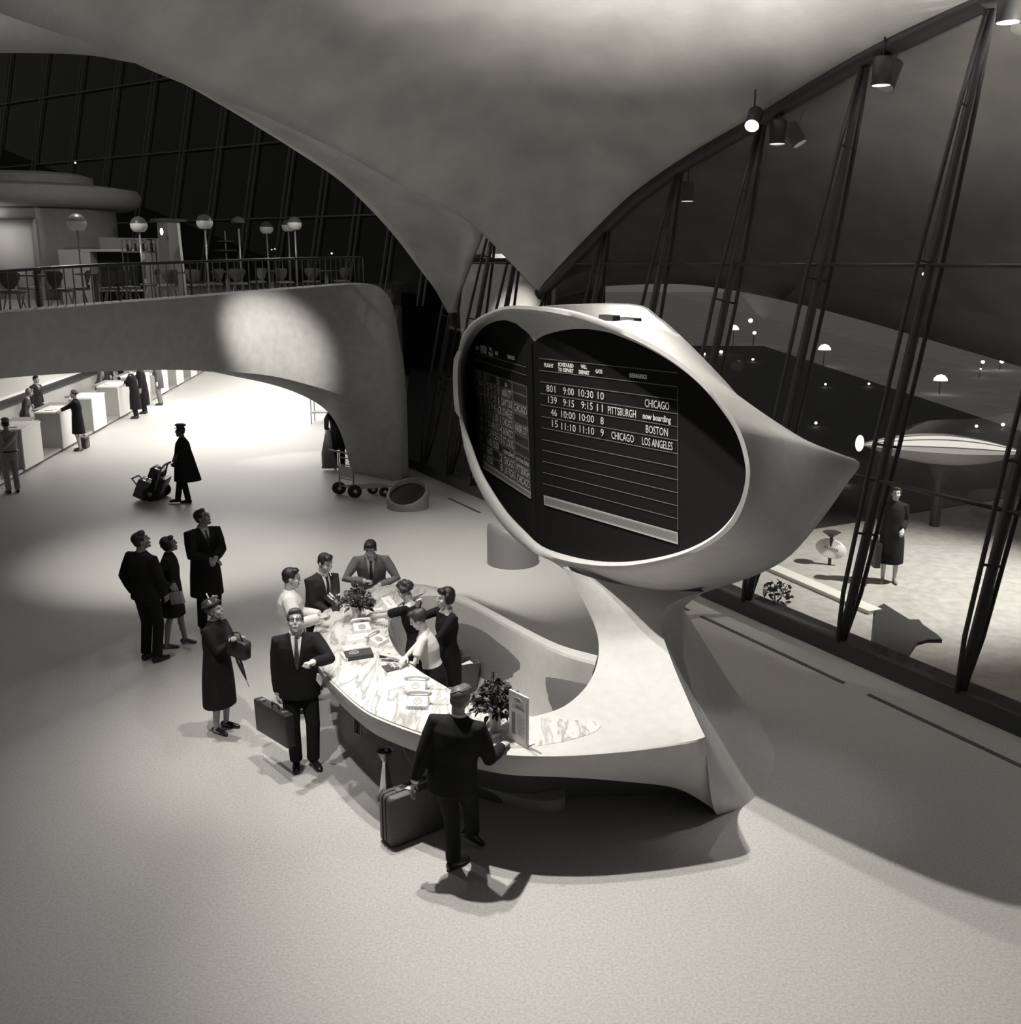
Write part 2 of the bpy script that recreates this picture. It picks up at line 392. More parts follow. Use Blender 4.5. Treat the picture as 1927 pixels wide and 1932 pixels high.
# right face of the pier
pc = [(690, 545, 25.6), (722, 556, 25.3), (742, 600, 25.1), (757, 655, 25.0), (765, 715, 25.0), (769, 800, 25.0), (771, 902, 25.15)]
pr = cr([pd(*q) for q in pc], 20)
pl_ = cr([pd(*q) for q in [(660, 545, 25.0), (700, 560, 25.0), (722, 610, 24.95), (738, 680, 24.9), (744, 760, 24.9), (747, 830, 24.9), (748, 905, 24.92)]], 20)
o = MB().grid([[a, a*.5+b*.5 - V(0, .06, 0), b, b+V(-.35, 1.6, 0)] for a, b in zip(pl_, pr)]).build('wall_pier', M_BRIDGE, smooth=True, angle=60); struct(o); solid(o, .1, 1)
# mezzanine floor slab
ZB = 4.25
edge = [t + BD*.1 for t in tops[:46]]
poly = [(p[0], p[1]) for p in edge] + [(-3.6, 30), (-8, 40), (-30, 46), (-34, 15)]
o = MB().prism(poly, ZB-.28, ZB).build('floor_mezzanine', mat('mezz_floor', .3, .6, noise=(8, .2, 5))); struct(o)
# ticket hall: far and side walls, ceiling
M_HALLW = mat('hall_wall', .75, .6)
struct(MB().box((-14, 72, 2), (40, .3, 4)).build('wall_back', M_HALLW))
hw0, hw1 = V(-2.72, 25.3, 0), V(-6.9, 68, 0); hx_ = nrm(hw1-hw0)
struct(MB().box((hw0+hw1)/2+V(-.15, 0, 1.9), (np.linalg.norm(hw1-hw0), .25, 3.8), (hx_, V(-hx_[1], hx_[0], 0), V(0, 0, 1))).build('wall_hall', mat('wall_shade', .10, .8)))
struct(MB().box((-.6, 52, 2.2), (10.5, .5, 6)).build('wall_night_screen', mat('night_screen_black', .012, .9)))  # added near-black screen that darkens the view past the pier
struct(MB().box((-19.2, 56, 3.95), (26.4, 33, .2)).build('ceiling_hall', mat('hall_soffit', .16, .8)))
# dark curtain wall behind the mezzanine
LA, LB = V(-1.5, 30, 0), V(-30, 50, 0); LE = nrm(LB-LA); LN = nrm(V(-LE[1], LE[0], 0)); LN = LN if LN[1] > 0 else -LN
l14 = math.radians(14); LU = V(0, 0, math.cos(l14)) + LN*math.sin(l14); LNN = np.cross(LE, LU)
def lwall(s, h, off=0): return LA + LE*s + LU*h + LN*off
win2 = thing('window_2', None, None); del win2['label'], win2['category']; win2['kind'] = 'structure'
M_MULL = mat('mullion_paint', .10, .5)
ss = []
for px in list(range(-77, 760, 69)):
    q = ppl(px, 332, LA, LNN); ss.append(np.dot(q-LA, LE))
ss = sorted(ss + [ss[-1]-1.6])
for s in ss:
    for dd in (-.11, .11):
        MB().box(lwall(s+dd, 10.5), (.035, .06, 13), (LE, LN, LU)).build('mullion_post', M_MULL, win2)
for h in (ZB+2.6, ZB+5.2, ZB+8.0):
    MB().box(lwall((ss[0]+ss[-1])/2, h), (ss[-1]-ss[0], .05, .05), (LE, LN, LU)).build('rail', M_MULL, win2)
for a, b in zip(ss, ss[1:]):
    MB().add([lwall(a, 4.0, .08), lwall(b, 4.0, .08), lwall(b, 17, .08), lwall(a, 17, .08)], [(0, 1, 2, 3)]).build('pane', M_GLASSD, win2)
# added near-black sheet outside that wall, stands in for the night
o = MB().add([lwall(9, 4.3, 14), lwall(60, 4.3, 14), lwall(60, 30, 14), lwall(9, 30, 14)], [(0, 1, 2, 3)]).build('wall_night_sheet', mat('night_sheet_black', .012, .9)); solid(o, .5, 0); struct(o)

# rest of the hall behind and beside the viewpoint
M_REAR = mat('rear_wall', .16, .8)
struct(MB().box((-11, -6.2, 6.5), (42, .4, 13.5)).build('wall_rear', M_REAR))
struct(MB().box((-32.2, 22, 6.5), (.4, 58, 13.5)).build('wall_left', M_REAR))

# ================================================================== information desk with its sign shell
ZC = 1.07
desk = thing('information_desk', 'white sculpted information desk with marble counter and swelling sign hood', 'desk', (0, 10, 0))
desk.location = (0, 0, 0)
outer_px = [(1331, 1391), (1300, 1400), (1206, 1413), (1130, 1420), (1061, 1424), (1000, 1424), (952, 1421), (895, 1411), (845, 1400), (798, 1386), (734, 1363), (688, 1341), (643, 1304), (608, 1266), (593, 1230), (590, 1198), (600, 1165), (622, 1142), (655, 1122), (700, 1108), (745, 1101), (790, 1101), (840, 1111), (890, 1131), (940, 1157), (1000, 1189), (1060, 1217), (1128, 1236)]
outer = cr([pz(x, y, ZC) for x, y in outer_px], 150)
# marble counter top
mo = [(1134, 1371), (1118, 1383), (1070, 1398), (1010, 1408), (960, 1412), (900, 1408), (845, 1397), (798, 1383), (734, 1360), (688, 1338), (645, 1302), (611, 1265), (597, 1230), (594, 1199), (604, 1167), (626, 1144), (658, 1125), (702, 1112), (747, 1105), (792, 1106)]
mi = [(1126, 1362), (1060, 1357), (1003, 1352), (950, 1346), (905, 1332), (868, 1312), (835, 1292), (808, 1276), (785, 1261), (765, 1245), (748, 1228), (738, 1210), (733, 1192), (733, 1174), (738, 1158), (748, 1145), (762, 1135), (777, 1128), (792, 1122), (808, 1116)]
a = cr([pz(x, y, ZC) for x, y in mo], 80); b = cr([pz(x, y, ZC) for x, y in mi], 80)
rows = []
for p, q in zip(a, b): rows.append([p-V(0, 0, .03), p+V(0, 0, .002)] + [p*(1-u)+q*u+V(0, 0, .004) for u in np.linspace(.02, .98, 7)] + [q+V(0, 0, .002), q-V(0, 0, .12)])
MB().grid(rows).build('marble_top', M_MARBLE, desk, True, angle=40)
MARB_IN = b
# inner edge of the counter and rim, then apron outer skin: rim cross section swept along the outer edge
inn_px = [(1320, 1385), (1290, 1381), (1206, 1370), (1135, 1362), (1060, 1357), (1003, 1352), (950, 1346), (905, 1332), (868, 1312), (835, 1292), (808, 1276), (785, 1261), (765, 1245), (748, 1228), (738, 1210), (733, 1192), (735, 1172), (742, 1155), (755, 1140), (775, 1128), (800, 1121), (830, 1121), (865, 1132), (900, 1148), (945, 1173), (1000, 1203), (1058, 1231), (1124, 1250)]
inner = cr([pz(x, y, ZC) for x, y in inn_px], 150)
low5 = [pz(1355, 1538, 0), pz(1337, 1520, .13), pz(1275, 1487, .40), pz(1172, 1474, .60), pz(1077, 1467, .75)]
oo = [pz(x, y, ZC) for x, y in outer_px]
low = list(low5)
for i in range(5, 28):
    t_ = oo[min(i+1, 27)]-oo[i-1]; nn = nrm(V(-t_[1], t_[0], 0)); c_ = V(-.6, 10.8, 0)-oo[i]; nn = nn if np.dot(nn, c_) > 0 else -nn
    low.append(oo[i] + nn*.07 - V(0, 0, .24))
lowc = cr(low, 150); rows = []; brow = []
for i in range(150):
    p, l, q = outer[i], lowc[i], inner[i]; l[2] = max(l[2], 0)
    dirn = q-p; dirn[2] = 0; dirn = nrm(dirn); k = min(1., (i/20.)**.8)
    r = [q+V(0, 0, -.03), q*.9+p*.1+V(0, 0, -.002), p*.94+q*.06, p+V(0, 0, -.014)]
    bulge = -dirn*.02*min(1, i/10)
    r += [p*.75+l*.25+bulge, p*.5+l*.5+bulge, p*.25+l*.75+bulge*.6, l, l+dirn*.05*k+V(0, 0, .0)]
    rows.append(r)
    wq = np.linalg.norm((q-p)[:2]); inn = (.95 if i < 80 else .95+(wq*.8-.95)*min(1, (i-80)/12))*k; l2 = l+dirn*.05*k
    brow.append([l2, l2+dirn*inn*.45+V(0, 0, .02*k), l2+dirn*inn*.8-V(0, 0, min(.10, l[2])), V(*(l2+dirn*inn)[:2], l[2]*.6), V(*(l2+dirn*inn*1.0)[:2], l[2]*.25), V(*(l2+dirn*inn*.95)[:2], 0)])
MB().grid(rows).build('apron', M_SCULPT, desk, True, angle=45)
MB().grid(brow).build('base_wall', mat('base_shade_grey', .16, .6), desk, True, angle=60)  # shade of the recess painted in as a dark base colour
# low plinth that shows its lit rounded end under the counter
def inset(i, e):
    p, q = outer[i], inner[i]; d = q-p; d[2] = 0; return (p + nrm(d)*e)*V(1, 1, 0)
path = [pz(1020, 1478), pz(1050, 1493), pz(1063, 1506), pz(1067, 1518), pz(1058, 1528), pz(1028, 1533), pz(987, 1527), pz(945, 1515)] + [inset(i, .93) for i in range(54, 82)]
back_ = [inset(i, 1.12) for i in range(81, 33, -1)]
MB().prism([(p[0], p[1]) for p in (cr(path[:8], 24)[:-1] + path[7:] + back_)][::-1], 0.001, .12).build('plinth', M_SCULPT, desk)
# vent in the recess
vc = pd(675, 1362, 9.95); vx = nrm(outer[60]-outer[58]); vx[2] = 0; vx = nrm(vx); vn = V(-vx[1], vx[0], 0)
mbv = MB()
for dz, dx, sx, sz in ((.14, 0, .13, .012), (-.14, 0, .13, .012), (0, .06, .012, .28), (0, -.06, .012, .28)):
    mbv.box(vc+vx*dx+V(0, 0, dz), (sx, .02, sz), (vx, vn, V(0, 0, 1)))
vent = mbv.build('vent_frame', mat('vent_metal', .35, .4, metal=.6), desk)
for dx in (-.025, .025): MB().box(vc+vx*dx, (.03, .012, .26), (vx, vn, V(0, 0, 1))).build('vent_slot', M_BLACK, vent)
# bowl behind the counter: rim down to the floor inside
rows = []
for i in range(27, 150):
    q = inner[i]; c = V(-.05, 10.75, 0)
    # direction to the bowl middle
    d = (c-q)*V(1, 1, 0); L = np.linalg.norm(d); d = d/L
    e = 0 if i > 92 else .42*min(1, (92-i)/12)
    r = [q+V(0, 0, -.03), q + d*.03 + V(0, 0, -.12), q+d*(.07+e*.6)+V(0, 0, -.42), q + d*(.16+e) + V(0, 0, -.78), q+d*min(.38+e, L*.5)+V(0, 0, -1.0), q+d*min(.75+e*.5, L*.8) - V(0, 0, ZC-.012)]
    rows.append(r)
cf = [r[-1]+V(0, 0, -.001) for r in rows]
MB().add(cf, [tuple(range(len(cf)))]).build('inner_floor', M_SCULPT, desk)
MB().grid(rows).build('inner_wall', M_SCULPT, desk, True, angle=60)

# ---- pedestal: front saddle from the neck down to the counter, flank flaring to the floor, back
EL = [(1062, 1070, 10.85), (1080, 1098, 10.7), (1103, 1138, 10.5), (1122, 1180, 10.32), (1130, 1215, 10.15), (1126, 1255, 9.88), (1105, 1297, 9.5), (1062, 1334, 9.15), (1003, 1353, 8.99)]
ER = [(1330, 1116, 10.2), (1283, 1131, 10.1), (1256, 1148, 10.02), (1247, 1172, 9.95), (1253, 1205, 9.82), (1272, 1258, 9.5), (1294, 1310, 9.13), (1315, 1357, 8.78), (1331, 1390, 8.6)]
el = cr([pd(*q) for q in EL], 40); er = cr([pd(*q) for q in ER], 40)
rows = []
for i, (a, b) in enumerate(zip(el, er)):
    t = i/39; w = np.linalg.norm(b-a); r = []
    for u in np.linspace(0, 1, 17):
        q = a*(1-u)+b*u; s4 = 4*u*(1-u)
        q = q + V(-.25, -.75, 0)*w*.20*s4*(1-t)**1.2          # full neck above
        if t > .55: q = q + V(.05, .5, -.35)*s4*w*.12*math.sin((t-.55)/.45*math.pi)   # hollow toward the counter
        r.append(q)
    rows.append(r)
front = rows
FR = [(1330, 1117, 10.4), (1292, 1145, 10.8), (1303, 1169, 11.0), (1338, 1225, 11.15), (1385, 1298, 11.1), (1436, 1368, 10.75), (1462, 1425, 10.2)]
fr = [pd(*q) for q in FR] + [pz(1448, 1478), pz(1405, 1520), pz(1356, 1538)]
for q in fr: q[2] = max(q[2], 0)
fr = cr(fr, 40)
flank = []
for i in range(40):
    a, b = er[i], fr[i]; b[2] = max(b[2], 0.0); r = []
    for u in np.linspace(0, 1, 15):
        q = a*(1-u)+b*u; k = min(1, max(0, (i-8)/14))
        q = q - V(0, 0, 1)*4*u*(1-u)*k*(a[2]-b[2])*.19
        r.append(q)
    flank.append(r)
back = []
for i in range(40):
    a, b = fr[i], el[i]; r = []; t = i/39
    for u in np.linspace(0, 1, 9):
        q = a*(1-u)+b*u + V(.5, .85, 0)*4*u*(1-u)*(.5*(1-t)); q[2] = max(q[2], .0) if i > 30 else q[2]; r.append(q)
    back.append(r)
full = [front[i] + flank[i][1:] for i in range(40)]
MB().grid(full).build('pedestal', M_SCULPT, desk, True, angle=70)
MB().grid([r for r in back[:19]]).build('pedestal_back', M_SCULPT, desk, True)
# ledge at counter level between marble and pedestal
le = [pz(1003, 1353, ZC), pz(1062, 1358, ZC), pz(1135, 1363, ZC), pz(1206, 1371, ZC), pz(1290, 1382, ZC), pz(1331, 1391, ZC)]
lo = cr([full[39][k] for k in range(17)], 17)

# ---- sign shell
SD = V(.5, -.866, 0); SBK = V(.866, .5, 0); SP0 = V(1.05, 10.3, 0)
SN = -nrm(SBK*1.0 + V(0, 0, .04))
def rimp(x, y, b=0): return ppl(x, y, SP0 + SBK*b, SN)
Orim = [(1005, 578), (960, 577), (925, 588), (895, 605), (873, 632), (864, 670), (862, 715), (865, 770), (874, 835), (888, 885), (908, 930), (935, 975), (970, 1015), (1010, 1045), (1060, 1063), (1120, 1072), (1180, 1073), (1240, 1064), (1300, 1048), (1350, 1022), (1385, 990), (1405, 950), (1415, 905), (1413, 865), (1398, 815), (1370, 770), (1330, 722), (1280, 680), (1220, 643), (1160, 615), (1100, 594), (1050, 583)]
Irim = [(1005, 590), (958, 589), (924, 600), (898, 617), (879, 645), (868, 685), (866, 725), (871, 780), (889, 838), (906, 885), (926, 922), (955, 965), (988, 1000), (1022, 1030), (1068, 1047), (1122, 1058), (1180, 1060), (1240, 1052), (1297, 1036), (1345, 1011), (1378, 980), (1398, 943), (1409, 902), (1407, 868), (1392, 820), (1363, 775), (1323, 728), (1274, 688), (1216, 654), (1155, 629), (1098, 609), (1050, 597)]
Tl = [(1030, 577, .9), (978, 590, .8), (940, 602, .8), (907, 621, .9), (891, 650, .95), (880, 690, .98), (877, 730, 1.0), (881, 780, 1.0), (892, 838, 1.0), (906, 884, .98), (919, 928, .95), (948, 970, .9), (984, 1006, .8), (1030, 1040, .7), (1080, 1088, .65), (1130, 1125, .8), (1190, 1138, .9), (1245, 1140, 1.0), (1292, 1130, 1.1), (1345, 1113, 1.25), (1430, 1084, 1.45), (1493, 1047, 1.7), (1553, 977, 2.1), (1598, 913, 2.35), (1622, 872, 2.5), (1560, 850, 2.15), (1492, 818, 1.85), (1422, 775, 1.6), (1357, 706, 1.3), (1297, 645, 1.1), (1243, 598, 1.0), (1190, 573, .95)]
N = 128
P0 = cr([rimp(x, y) for x, y in Orim], N, True); PI = cr([rimp(x, y, .05) for x, y in Irim], N, True)
PT = cr([rimp(x, y, b) for x, y, b in Tl], N, True)
def hole(k):  # is rim index k (0..N) beside the open top
    a = k/N*32; return a > 29.25 or a < .9
rc = sum(P0)/N
rows = []
lip = [p*.5+q*.5 - SBK*.03 for p, q in zip(P0, PI)]
for w, bul in ((0, 0), (.08, .03), (.25, .07), (.45, .08), (.65, .06), (.85, .02), (1, 0)):
    r = []
    for p, t in zip(P0, PT):
        q = p*(1-w)+t*w; o_ = nrm((p-rc)); r.append(q + o_*bul*(.0 if hole(len(r)) and w < .5 else 1.0)*min(1, max(0, np.dot(p-rc, SD)/1.2+.45)))
    rows.append(r)
mb = MB(); n = N
allrows = [PI, lip] + rows
vs = [p for r in allrows for p in r]; fs = []
for i in range(len(allrows)-1):
    for k in range(n):
        if i >= 3 and hole(k+.5): continue
        k2 = (k+1) % n; fs.append((i*n+k, (i+1)*n+k, (i+1)*n+k2, i*n+k2))
mb.add(vs, fs)
# back cap
bc = [PT[k]*.5 + (sum(PT)/N)*.5 + SBK*.32 for k in range(n)]
bc2 = [PT[k]*.15 + (sum(PT)/N)*.85 + SBK*.42 for k in range(n)]
mb.grid([PT, bc, bc2], True, True); mb.add([*bc2], [tuple(range(n))])
shell = mb.build('sign_shell', M_SCULPT, desk, True, angle=55); md = solid(shell, .035, -1)
md = shell.modifiers[0]; md.use_rim = True
# raised lip round the opening in the top

# ---- departure board inside the hood
HR = nrm(V(.575, -.818, .012)); HL = nrm(V(.308, -.951, .004)); VU = nrm(V(-.040, -.008, .999))
NR = nrm(np.cross(HR, VU)); NL = nrm(np.cross(HL, VU))
NR = NR if NR[0] < 0 else -NR; NL = NL if NL[0] < 0 else -NL
crease = rimp(1004, 800, .10)
def onR(x, y, off=0): return ppl(x, y, crease + NR*off, NR)
def onL(x, y, off=0): return ppl(x, y, crease + NL*off, NL)
PAN = {}
heartR = [(1003, 650), (1020, 636), (1045, 627), (1080, 621), (1120, 622), (1165, 632), (1220, 656), (1280, 690), (1330, 730), (1372, 778), (1402, 830), (1416, 885), (1410, 940), (1386, 985), (1345, 1018), (1290, 1043), (1230, 1058), (1160, 1063), (1090, 1056), (1040, 1040), (1012, 1028)]
heartL = [(1003, 650), (1000, 636), (990, 622), (975, 611), (953, 604), (930, 608), (908, 622), (890, 648), (877, 682), (868, 720), (866, 770), (874, 830), (892, 884), (915, 930), (945, 968), (980, 1004), (1012, 1028)]
for nm, hp, fn, nn in (('right_panel', heartR, onR, NR), ('left_panel', heartL, onL, NL)):
    pts = cr([fn(x, y) for x, y in hp], 60); c = sum(pts)/60
    mb = MB(); k = len(pts)
    mb.add([*pts, *[p - nn*.05 for p in pts]], [tuple(range(k))] + [(i, (i+1) % k, k+(i+1) % k, k+i) for i in range(k)])
    PAN[nm] = mb.build(nm, mat('board_black', .013, .9, spec=.08), desk)
# hood lining between rim and panels
hl_px = heartR[:-1] + heartL[::-1][:-1]
# match lining loop to the rim loop by angle about the middle
def ang(x, y): return math.atan2(y-820, x-1130)
loop = []
dense = []
for hp, fn in ((heartR, onR), (heartL[::-1], onL)):
    pp = cr([V(x, y, 0) for x, y in hp], 90)
    for q in pp: dense.append((q[0], q[1], fn(q[0], q[1])))
rows0 = []; rows1 = []; rm = []
Ipx = cr([V(x, y, 0) for x, y in Irim], N, True)
for k in range(N):
    x, y = Ipx[k][0], Ipx[k][1]; a0 = ang(x, y)
    best = min(dense, key=lambda d: abs((ang(d[0], d[1])-a0+math.pi) % (2*math.pi)-math.pi))
    rows0.append(PI[k]); rm.append(PI[k]*.5+best[2]*.5 + (PI[k]-rc)*.02); rows1.append(best[2])
MB().grid([rows0, rm, rows1], True).build('hood_lining', M_SCULPT, desk, True)
# printed lines and rows
M_INK = mat('white_lettering', .75, .6); M_LINE = mat('row_line', .17, .6); M_GRILLE = mat('grille_metal', .42, .45, metal=.3); M_CELL = mat('flap_cell', .02, .5); M_FRAMEL = mat('flap_frame', .15, .5)
def rib(mb, fn, a, b, th):
    p, q = fn(*a, .006), fn(*b, .006); d = nrm(q-p); u = VU*th/2; mb.add([p-u, q-u, q+u, p+u], [(0, 1, 2, 3)])
def lerp(a, b, t): return (a[0]+(b[0]-a[0])*t, a[1]+(b[1]-a[1])*t)
TLr, TRr, BLr, BRr = (1017.5, 676), (1279, 703.5), (1026, 934), (1279.3, 1004.6)
def R_(u, v): return lerp(lerp(TLr, TRr, u), lerp(BLr, BRr, u), v)
vr = [0, .095, .195, .296, .391, .487, .583, .680, .773, .867, .96]
vr = [0, .088, .170, .257, .339, .424, .507, .592, .671, .752, .833, .915]
mb = MB()
for v in vr: rib(mb, onR, R_(0, v), R_(1, v), .008)
for u in (1.0,):
    p0, p1 = onR(*R_(u, .1), .006), onR(*R_(u, .985), .006); w = HR*.004; mb.add([p0-w, p0+w, p1+w, p1-w], [(0, 1, 2, 3)])
stuff(mb.build('row_lines', M_LINE, PAN['right_panel']))
TLl, TRl, BLl, BRl = (894.5, 664.6), (992.6, 692.6), (903, 863.9), (1002, 929)
def L_(u, v): return lerp(lerp(TLl, TRl, u), lerp(BLl, BRl, u), v)
mb = MB(); mbc = MB()
vl = [.0, .065]
for v in vl: rib(mb, onL, L_(0, v), L_(1, v), .008)
rl = [.155 + .084*k for k in range(11)]
q0, q1, q2, q3 = (onL(*L_(u, v), .004) for u, v in ((0, .155), (1, .155), (1, .995), (0, .995)))
MB().add([q0, q1, q2, q3], [(0, 1, 2, 3)]).build('flap_frame', M_FRAMEL, PAN['left_panel'])
cuts = [(.03, .145), (.16, .275), (.29, .40), (.415, .475), (.49, .70), (.73, .985)]
for k in range(10):
    for u0, u1 in cuts:
        v0, v1 = rl[k]+.010, rl[k+1]-.012
        c = [onL(*L_(u, v), .007) for u, v in ((u0, v0), (u1, v0), (u1, v1), (u0, v1))]
        MB().add(c, [(0, 1, 2, 3)]).build('flap_cell', M_CELL, PAN['left_panel'])
for v in rl: rib(mb, onL, L_(0, v), L_(1, v), .010)
stuff(mb.build('row_lines', M_LINE, PAN['left_panel']))
# grilles under the rows
for fn, c4, H_, NN_ in ((onR, ((1026, 934), (1279.3, 1004.6), (1279.8, 1027.3), (1027, 952.6)), HR, NR), (onL, ((903, 863.9), (1002, 929), (1002, 941.5), (904, 878)), HL, NL)):
    a, b, c, d = (fn(*q, .01) for q in c4)
    mbg = MB(); fw = .02
    for p, q in ((a, b), (d, c)):
        mbg.add([p, q, q-VU*fw*(1 if p is a else -1), p-VU*fw*(1 if p is a else -1)], [(0, 1, 2, 3)])
    for p, q in ((a, d), (b, c)):
        s_ = 1 if p is a else -1; mbg.add([p, q, q+H_*fw*s_, p+H_*fw*s_], [(0, 1, 2, 3)])
    gr = mbg.build('grille_frame', mat('grille_frame', .6, .5), desk)
    a2, b2, c2, d2 = (fn(*q, .006) for q in c4); MB().add([a2, b2, c2, d2], [(0, 1, 2, 3)]).build('grille_backing', mat('grille_dark', .10, .6), gr)
    mbs = MB()
    for k in range(1, 9):
        t0, t1 = k/9-.032, k/9+.032
        mbs.add([a+(d-a)*t0, b+(c-b)*t0, b+(c-b)*t1, a+(d-a)*t1], [(0, 1, 2, 3)])
    stuff(mbs.build('grille_slats', M_GRILLE, gr))
# lettering
def text_mesh(s, size, align='CENTER', bold=0.):
    cu = bpy.data.curves.new('lettering', 'FONT'); cu.body = s; cu.size = size; cu.align_x = align; cu.offset = bold; cu.resolution_u = 2
    cu.align_y = 'CENTER'; o = bpy.data.objects.new('lettering', cu); COL.objects.link(o)
    dg = bpy.context.evaluated_depsgraph_get(); me = bpy.data.meshes.new_from_object(o.evaluated_get(dg)); COL.objects.unlink(o); bpy.data.objects.remove(o)
    return me
def text(s, fn, H_, NN_, px, size, width=None, m=M_INK, parent=None, align='CENTER', bold=0.):
    me = text_mesh(s, size, align, bold); n = len(me.vertices); co = np.zeros(n*3); me.vertices.foreach_get('co', co); co = co.reshape(-1, 3)
    w = co[:, 0].max()-co[:, 0].min(); xs = (width/w) if width else .7
    p = fn(*px, .010); xa = nrm(H_); za = nrm(NN_); ya = nrm(np.cross(za, xa))
    out = p + co[:, :1]*xs*xa + co[:, 1:2]*ya
    me.vertices.foreach_set('co', out.ravel()); me.materials.clear(); me.materials.append(m); me.update()
    return link('lettering', me, parent)
def prox(x, y): return x, y
cw = lambda X, Y: (840+X*.3114, 540+Y*.3114)   # from the enlarged view
RP, LP = PAN['right_panel'], PAN['left_panel']
def wpx(fn, X0, X1, Y, conv):
    return np.linalg.norm(fn(*conv(X1, Y))-fn(*conv(X0, Y)))
for s, X0, X1, Y, sz in (('FLIGHT', 600, 656, 481, .055), ('SCHEDULED', 684, 778, 479, .055), ('TO DEPART', 684, 778, 510, .055), ('WILL', 822, 860, 489, .055), ('DEPART', 810, 874, 524, .055), ('GATE', 911, 953, 518, .055), ('REMARKS', 1116, 1222, 546, .055)):
    text(s, onR, HR, NR, cw((X0+X1)/2, Y), sz, wpx(onR, X0, X1, Y, cw), parent=RP, bold=.003)
rowsR = [(('801', 618, 671, 624), ('9:00', 716, 780, 640), ('10:30', 806, 894, 654), ('10', 921, 958, 666), ('CHICAGO', 1210, 1357, 720)),
 (('139', 622, 674, 692), ('9:15', 716, 782, 711), ('9:15', 826, 895, 726), ('11', 921, 956, 740), ('PITTSBURGH', 986, 1155, 765), ('now boarding', 1197, 1366, 799)),
 (('46', 642, 678, 768), ('10:00', 701, 785, 783), ('10:00', 810, 898, 801), ('8', 942, 961, 818), ('BOSTON', 1217, 1349, 878)),
 (('15', 645, 680, 835), ('11:10', 702, 787, 857), ('11:10', 812, 899, 874), ('9', 943, 962, 890), ('CHICAGO', 1008, 1142, 916), ('LOS ANGELES', 1193, 1376, 956))]
for r in rowsR:
    for s, X0, X1, Y in r:
        text(s, onR, HR, NR, cw((X0+X1)/2, Y), .085 if s.islower() else .112, wpx(onR, X0, X1, Y, cw), parent=RP, bold=.002 if s.islower() else 0)
lw = lambda X, Y: (880+X*.19146, 590+Y*.19146)
for s, X0, X1, Y, sz in (('FLIGHT', 92, 126, 351, .06), ('SCHEDULED', 140, 202, 346, .06), ('TO DEPART', 140, 202, 386, .06), ('WILL', 224, 256, 363, .06), ('DEPART', 220, 264, 411, .06), ('GATE', 282, 312, 403, .06), ('REMARKS', 408, 477, 443, .06)):
    text(s, onL, HL, NL, lw((X0+X1)/2, Y), sz, wpx(onL, X0, X1, Y, lw), parent=LP, bold=.003)
rowsL = [('50', '8:11', '', '5', 'a', ''), ('184', '8:25', '9:15', '8', 'KANSAS CITY', ''), ('264', '8:45', '9:30', '1', 'DAYTON', 'CHICAGO'), ('8', '9:15', '9:45', '12', 'LOS ANGELES', ''), ('130', '9:30', '10:10', '11', 'CHICAGO', 'KANSAS CITY'), ('48', '9:30', '10:15', '14', 'SAN FRANCISCO', ''), ('94', '9:51', '9:55', '15', 'ST.LOUIS', ''), ('841', '10:00', '10:00', '', 'cancelled', 'arrive late'), ('220', '10:07', '', '2', 'CHICAGO', 'PITTSBURGH'), ('149', '10:20', '', '8', 'LAS VEGAS', 'CHICAGO')]
for k, r in enumerate(rowsL):
    for (u0, u1), s in zip(cuts, r):
        if not s: continue
        low = s.islower(); sz = .13 if not low else .10
        x = L_((u0+u1)/2, (rl[k]+rl[k+1])/2)
        wid = np.linalg.norm(onL(*L_(u1, .5))-onL(*L_(u0, .5)))
        text(s, onL, HL, NL, x, sz, min(wid*.92, sum(.035 if c in '1:. ' else .082 for c in s)+.005), parent=LP)
# small switch on the left panel edge
p = onL(882, 756, .004); MB().box(p, (.10, .02, .12), (HL, NL, VU)).build('switch_plate', mat('switch_black', .004, .5), PAN['left_panel'])

# ================================================================== people
PEOPLE = []
def remesh(mb, voxel, smooth=2, m=None, name='body', parent=None):
    me = mb.mesh(name); o = bpy.data.objects.new(name, me); COL.objects.link(o)
    md = o.modifiers.new('r', 'REMESH'); md.mode = 'VOXEL'; md.voxel_size = voxel; md.use_smooth_shade = True
    if smooth: sm = o.modifiers.new('s', 'SMOOTH'); sm.factor = .5; sm.iterations = smooth
    dg = bpy.context.evaluated_depsgraph_get()
    out = bpy.data.meshes.new_from_object(o.evaluated_get(dg)); out.name = name
    bpy.data.objects.remove(o); bpy.data.meshes.remove(me)
    out.materials.clear(); out.materials.append(m)
    out.polygons.foreach_set('use_smooth', [True]*len(out.polygons))
    return link(name, out, parent)
def bvh(o):
    me = o.data; return BVHTree.FromPolygons([v.co for v in me.vertices], [p.vertices for p in me.polygons])
def rot(ax, deg):
    return np.array(Matrix.Rotation(math.radians(deg), 3, ax))
def ik(a, t, l1, l2, pole):
    a, t, pole = (np.array(q, float) for q in (a, t, pole)); d = t-a; L = np.linalg.norm(d)
    if L > (l1+l2)*.998: t = a + d/L*(l1+l2)*.998; d = t-a; L = np.linalg.norm(d)
    d = d/L; k = (l1*l1-l2*l2+L*L)/(2*L); h = math.sqrt(max(l1*l1-k*k, 0)); p = pole - d*np.dot(pole, d)
    p = nrm(p) if np.linalg.norm(p) > 1e-6 else V(0, 1, 0); return a + d*k + p*h, t
